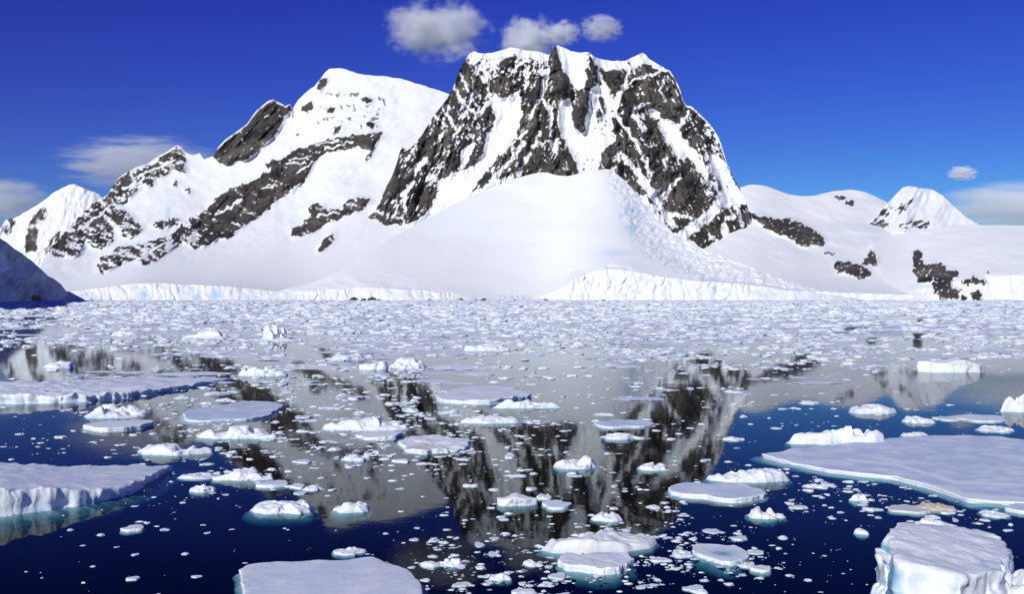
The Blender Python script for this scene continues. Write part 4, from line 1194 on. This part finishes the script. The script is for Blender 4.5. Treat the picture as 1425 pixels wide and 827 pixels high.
# ------------------------------------------------------------------ clouds (far behind the mountains)
def cloud(label, u0, u1, v0, v1, dist, dens, scale, thr, stretch=(1, 1, 1), seed=0.0, deep=0.6):
    uc, vc = (u0 + u1) / 2, (v0 + v1) / 2
    a = (u1 - u0) / 2 / F * dist; b = (v1 - v0) / 2 / F * dist
    th = np.linspace(0, 2 * math.pi, 28, endpoint=False); ph = np.linspace(-math.pi / 2, math.pi / 2, 15)
    TH, PH = np.meshgrid(th, ph)
    x = np.cos(PH) * np.cos(TH); y = np.cos(PH) * np.sin(TH); z = np.sin(PH)
    k = 1 + 0.05 * fbm3(x * 2, y * 2, z * 2, 401, 3)
    n, m = x.shape
    idx = np.arange(n * m).reshape(n, m); nx = np.roll(idx, -1, 1)
    q = np.stack([idx[:-1], nx[:-1], nx[1:], idx[1:]], -1).reshape(-1, 4)
    me = mesh_from('cloud', np.stack([x * k, y * k, z * k], -1).reshape(-1, 3), q, mat=cloud_material(dens / (max(a, b) * 0.8), scale, thr, stretch, seed))
    o = link('cloud', me, loc=(gx(uc, dist), dist, CH + (HV - vc) / F * dist))
    o.scale = (a, max(a, b) * deep, b)
    tag(o, label, 'cloud', kind='thing')
    return o


CL = 11000.0
cloud('largest ragged white cloud above the left shoulder of the rock massif', 505, 710, -16, 98, CL, 34, 2.7, 0.675, (1, 1, 0.8), 3.1)
cloud('rounded white cloud touching the top of the rock massif', 684, 784, 14, 96, CL, 22, 2.5, 0.62, (1, 1, 1), 4.1)
cloud('small hooked white cloud in the middle of the three above the summit', 748, 816, 22, 70, CL, 18, 3.0, 0.63, (1, 1, 1), 7.7)
cloud('small thin cloud, rightmost of those above the summit', 800, 874, 14, 64, CL, 13, 3.2, 0.62, (1, 1, 1), 9.2)
cloud('long veil of thin cloud behind the left peaks', 60, 330, 180, 275, CL, 12, 2.2, 0.60, (1.0, 1, 2.6), 12.4)
cloud('grey white cloud bank low at the left edge', -60, 80, 240, 320, CL, 8, 1.9, 0.57, (1, 1, 1.8), 15.5)
cloud('tiny wisp of cloud alone above the right snow peak', 1312, 1366, 228, 254, CL, 18, 2.4, 0.62, (1, 1, 1.6), 18.1)
cloud('broad pale cloud bank low at the right edge', 1280, 1560, 248, 340, CL, 7, 1.0, 0.50, (1, 1, 2.4), 21.9)

# ------------------------------------------------------------------ light
SUN_EL, SUN_AZ = 30.0, 29.0      # azimuth: degrees to the left of straight behind the camera
w = bpy.data.worlds.new('World'); scene.world = w; w.use_nodes = True
nt = w.node_tree; nt.nodes.clear()
out = nt.nodes.new('ShaderNodeOutputWorld'); bg = nt.nodes.new('ShaderNodeBackground')
sky = nt.nodes.new('ShaderNodeTexSky'); sky.sky_type = 'NISHITA'; sky.sun_disc = False
sky.sun_elevation = R(SUN_EL); sky.sun_rotation = R(180 + SUN_AZ)
sky.altitude = 0; sky.air_density = 1.0; sky.dust_density = 0.0; sky.ozone_density = 6.0
gm = nt.nodes.new('ShaderNodeHueSaturation'); gm.inputs['Saturation'].default_value = 1.25; gm.inputs['Value'].default_value = 1.0
nt.links.new(sky.outputs[0], gm.inputs['Color']); mt = nt.nodes.new('ShaderNodeMix'); mt.data_type = 'RGBA'; mt.blend_type = 'MULTIPLY'; mt.inputs[0].default_value = 1.0
mt.inputs[7].default_value = (0.98, 0.66, 0.88, 1); nt.links.new(gm.outputs[0], mt.inputs[6])
gg = nt.nodes.new('ShaderNodeGamma'); gg.inputs['Gamma'].default_value = 1.35; nt.links.new(mt.outputs[2], gg.inputs['Color'])
sp_ = nt.nodes.new('ShaderNodeSeparateColor'); cb_ = nt.nodes.new('ShaderNodeCombineColor'); nt.links.new(gg.outputs[0], sp_.inputs[0])
for ch, (kk, pp) in enumerate(((0.82, 0.60), (0.45, 1.36), (1.28, 0.85))):
    p_ = nt.nodes.new('ShaderNodeMath'); p_.operation = 'POWER'; p_.inputs[1].default_value = pp; nt.links.new(sp_.outputs[ch], p_.inputs[0])
    q_ = nt.nodes.new('ShaderNodeMath'); q_.operation = 'MULTIPLY'; q_.inputs[1].default_value = kk; nt.links.new(p_.outputs[0], q_.inputs[0])
    nt.links.new(q_.outputs[0], cb_.inputs[ch])
nt.links.new(cb_.outputs[0], bg.inputs['Color']); nt.links.new(bg.outputs[0], out.inputs[0])
bg.inputs['Strength'].default_value = 0.055

sl = bpy.data.lights.new('sun', 'SUN'); sl.energy = 3.75; sl.angle = R(0.5); sl.color = (0.985, 0.985, 0.88)
so = bpy.data.objects.new('sun', sl); COL.objects.link(so)
el, az = R(SUN_EL), R(SUN_AZ)
from mathutils import Vector
sd = Vector((-math.sin(az) * math.cos(el), -math.cos(az) * math.cos(el), math.sin(el)))
so.rotation_euler = (-sd).to_track_quat('-Z', 'Y').to_euler()
so.location = (0, -50, 100)

# ------------------------------------------------------------------ camera
cd = bpy.data.cameras.new('camera'); cam = bpy.data.objects.new('camera', cd); COL.objects.link(cam)
cd.sensor_width = 36.0; cd.lens = 36.0 * F / 1425.0; cd.clip_start = 0.5; cd.clip_end = 100000
cam.location = (0, 0, CH)
cam.rotation_euler = (R(90) - math.atan((413.5 - HV) / F), 0, 0)
scene.camera = cam

# ------------------------------------------------------------------ render settings
vs = scene.view_settings
scene.display_settings.display_device = 'sRGB'
vs.view_transform = 'Standard'; vs.look = 'None'; vs.exposure = 0.0; vs.gamma = 1.0
try: vs.use_curve_mapping = False
except Exception: pass
scene.render.engine = 'CYCLES'
cy = scene.cycles
cy.max_bounces = 14; cy.diffuse_bounces = 3; cy.glossy_bounces = 4; cy.transparent_max_bounces = 16; cy.volume_bounces = 12
cy.use_denoising = True
try: cy.denoiser = 'OPENIMAGEDENOISE'
except Exception: pass
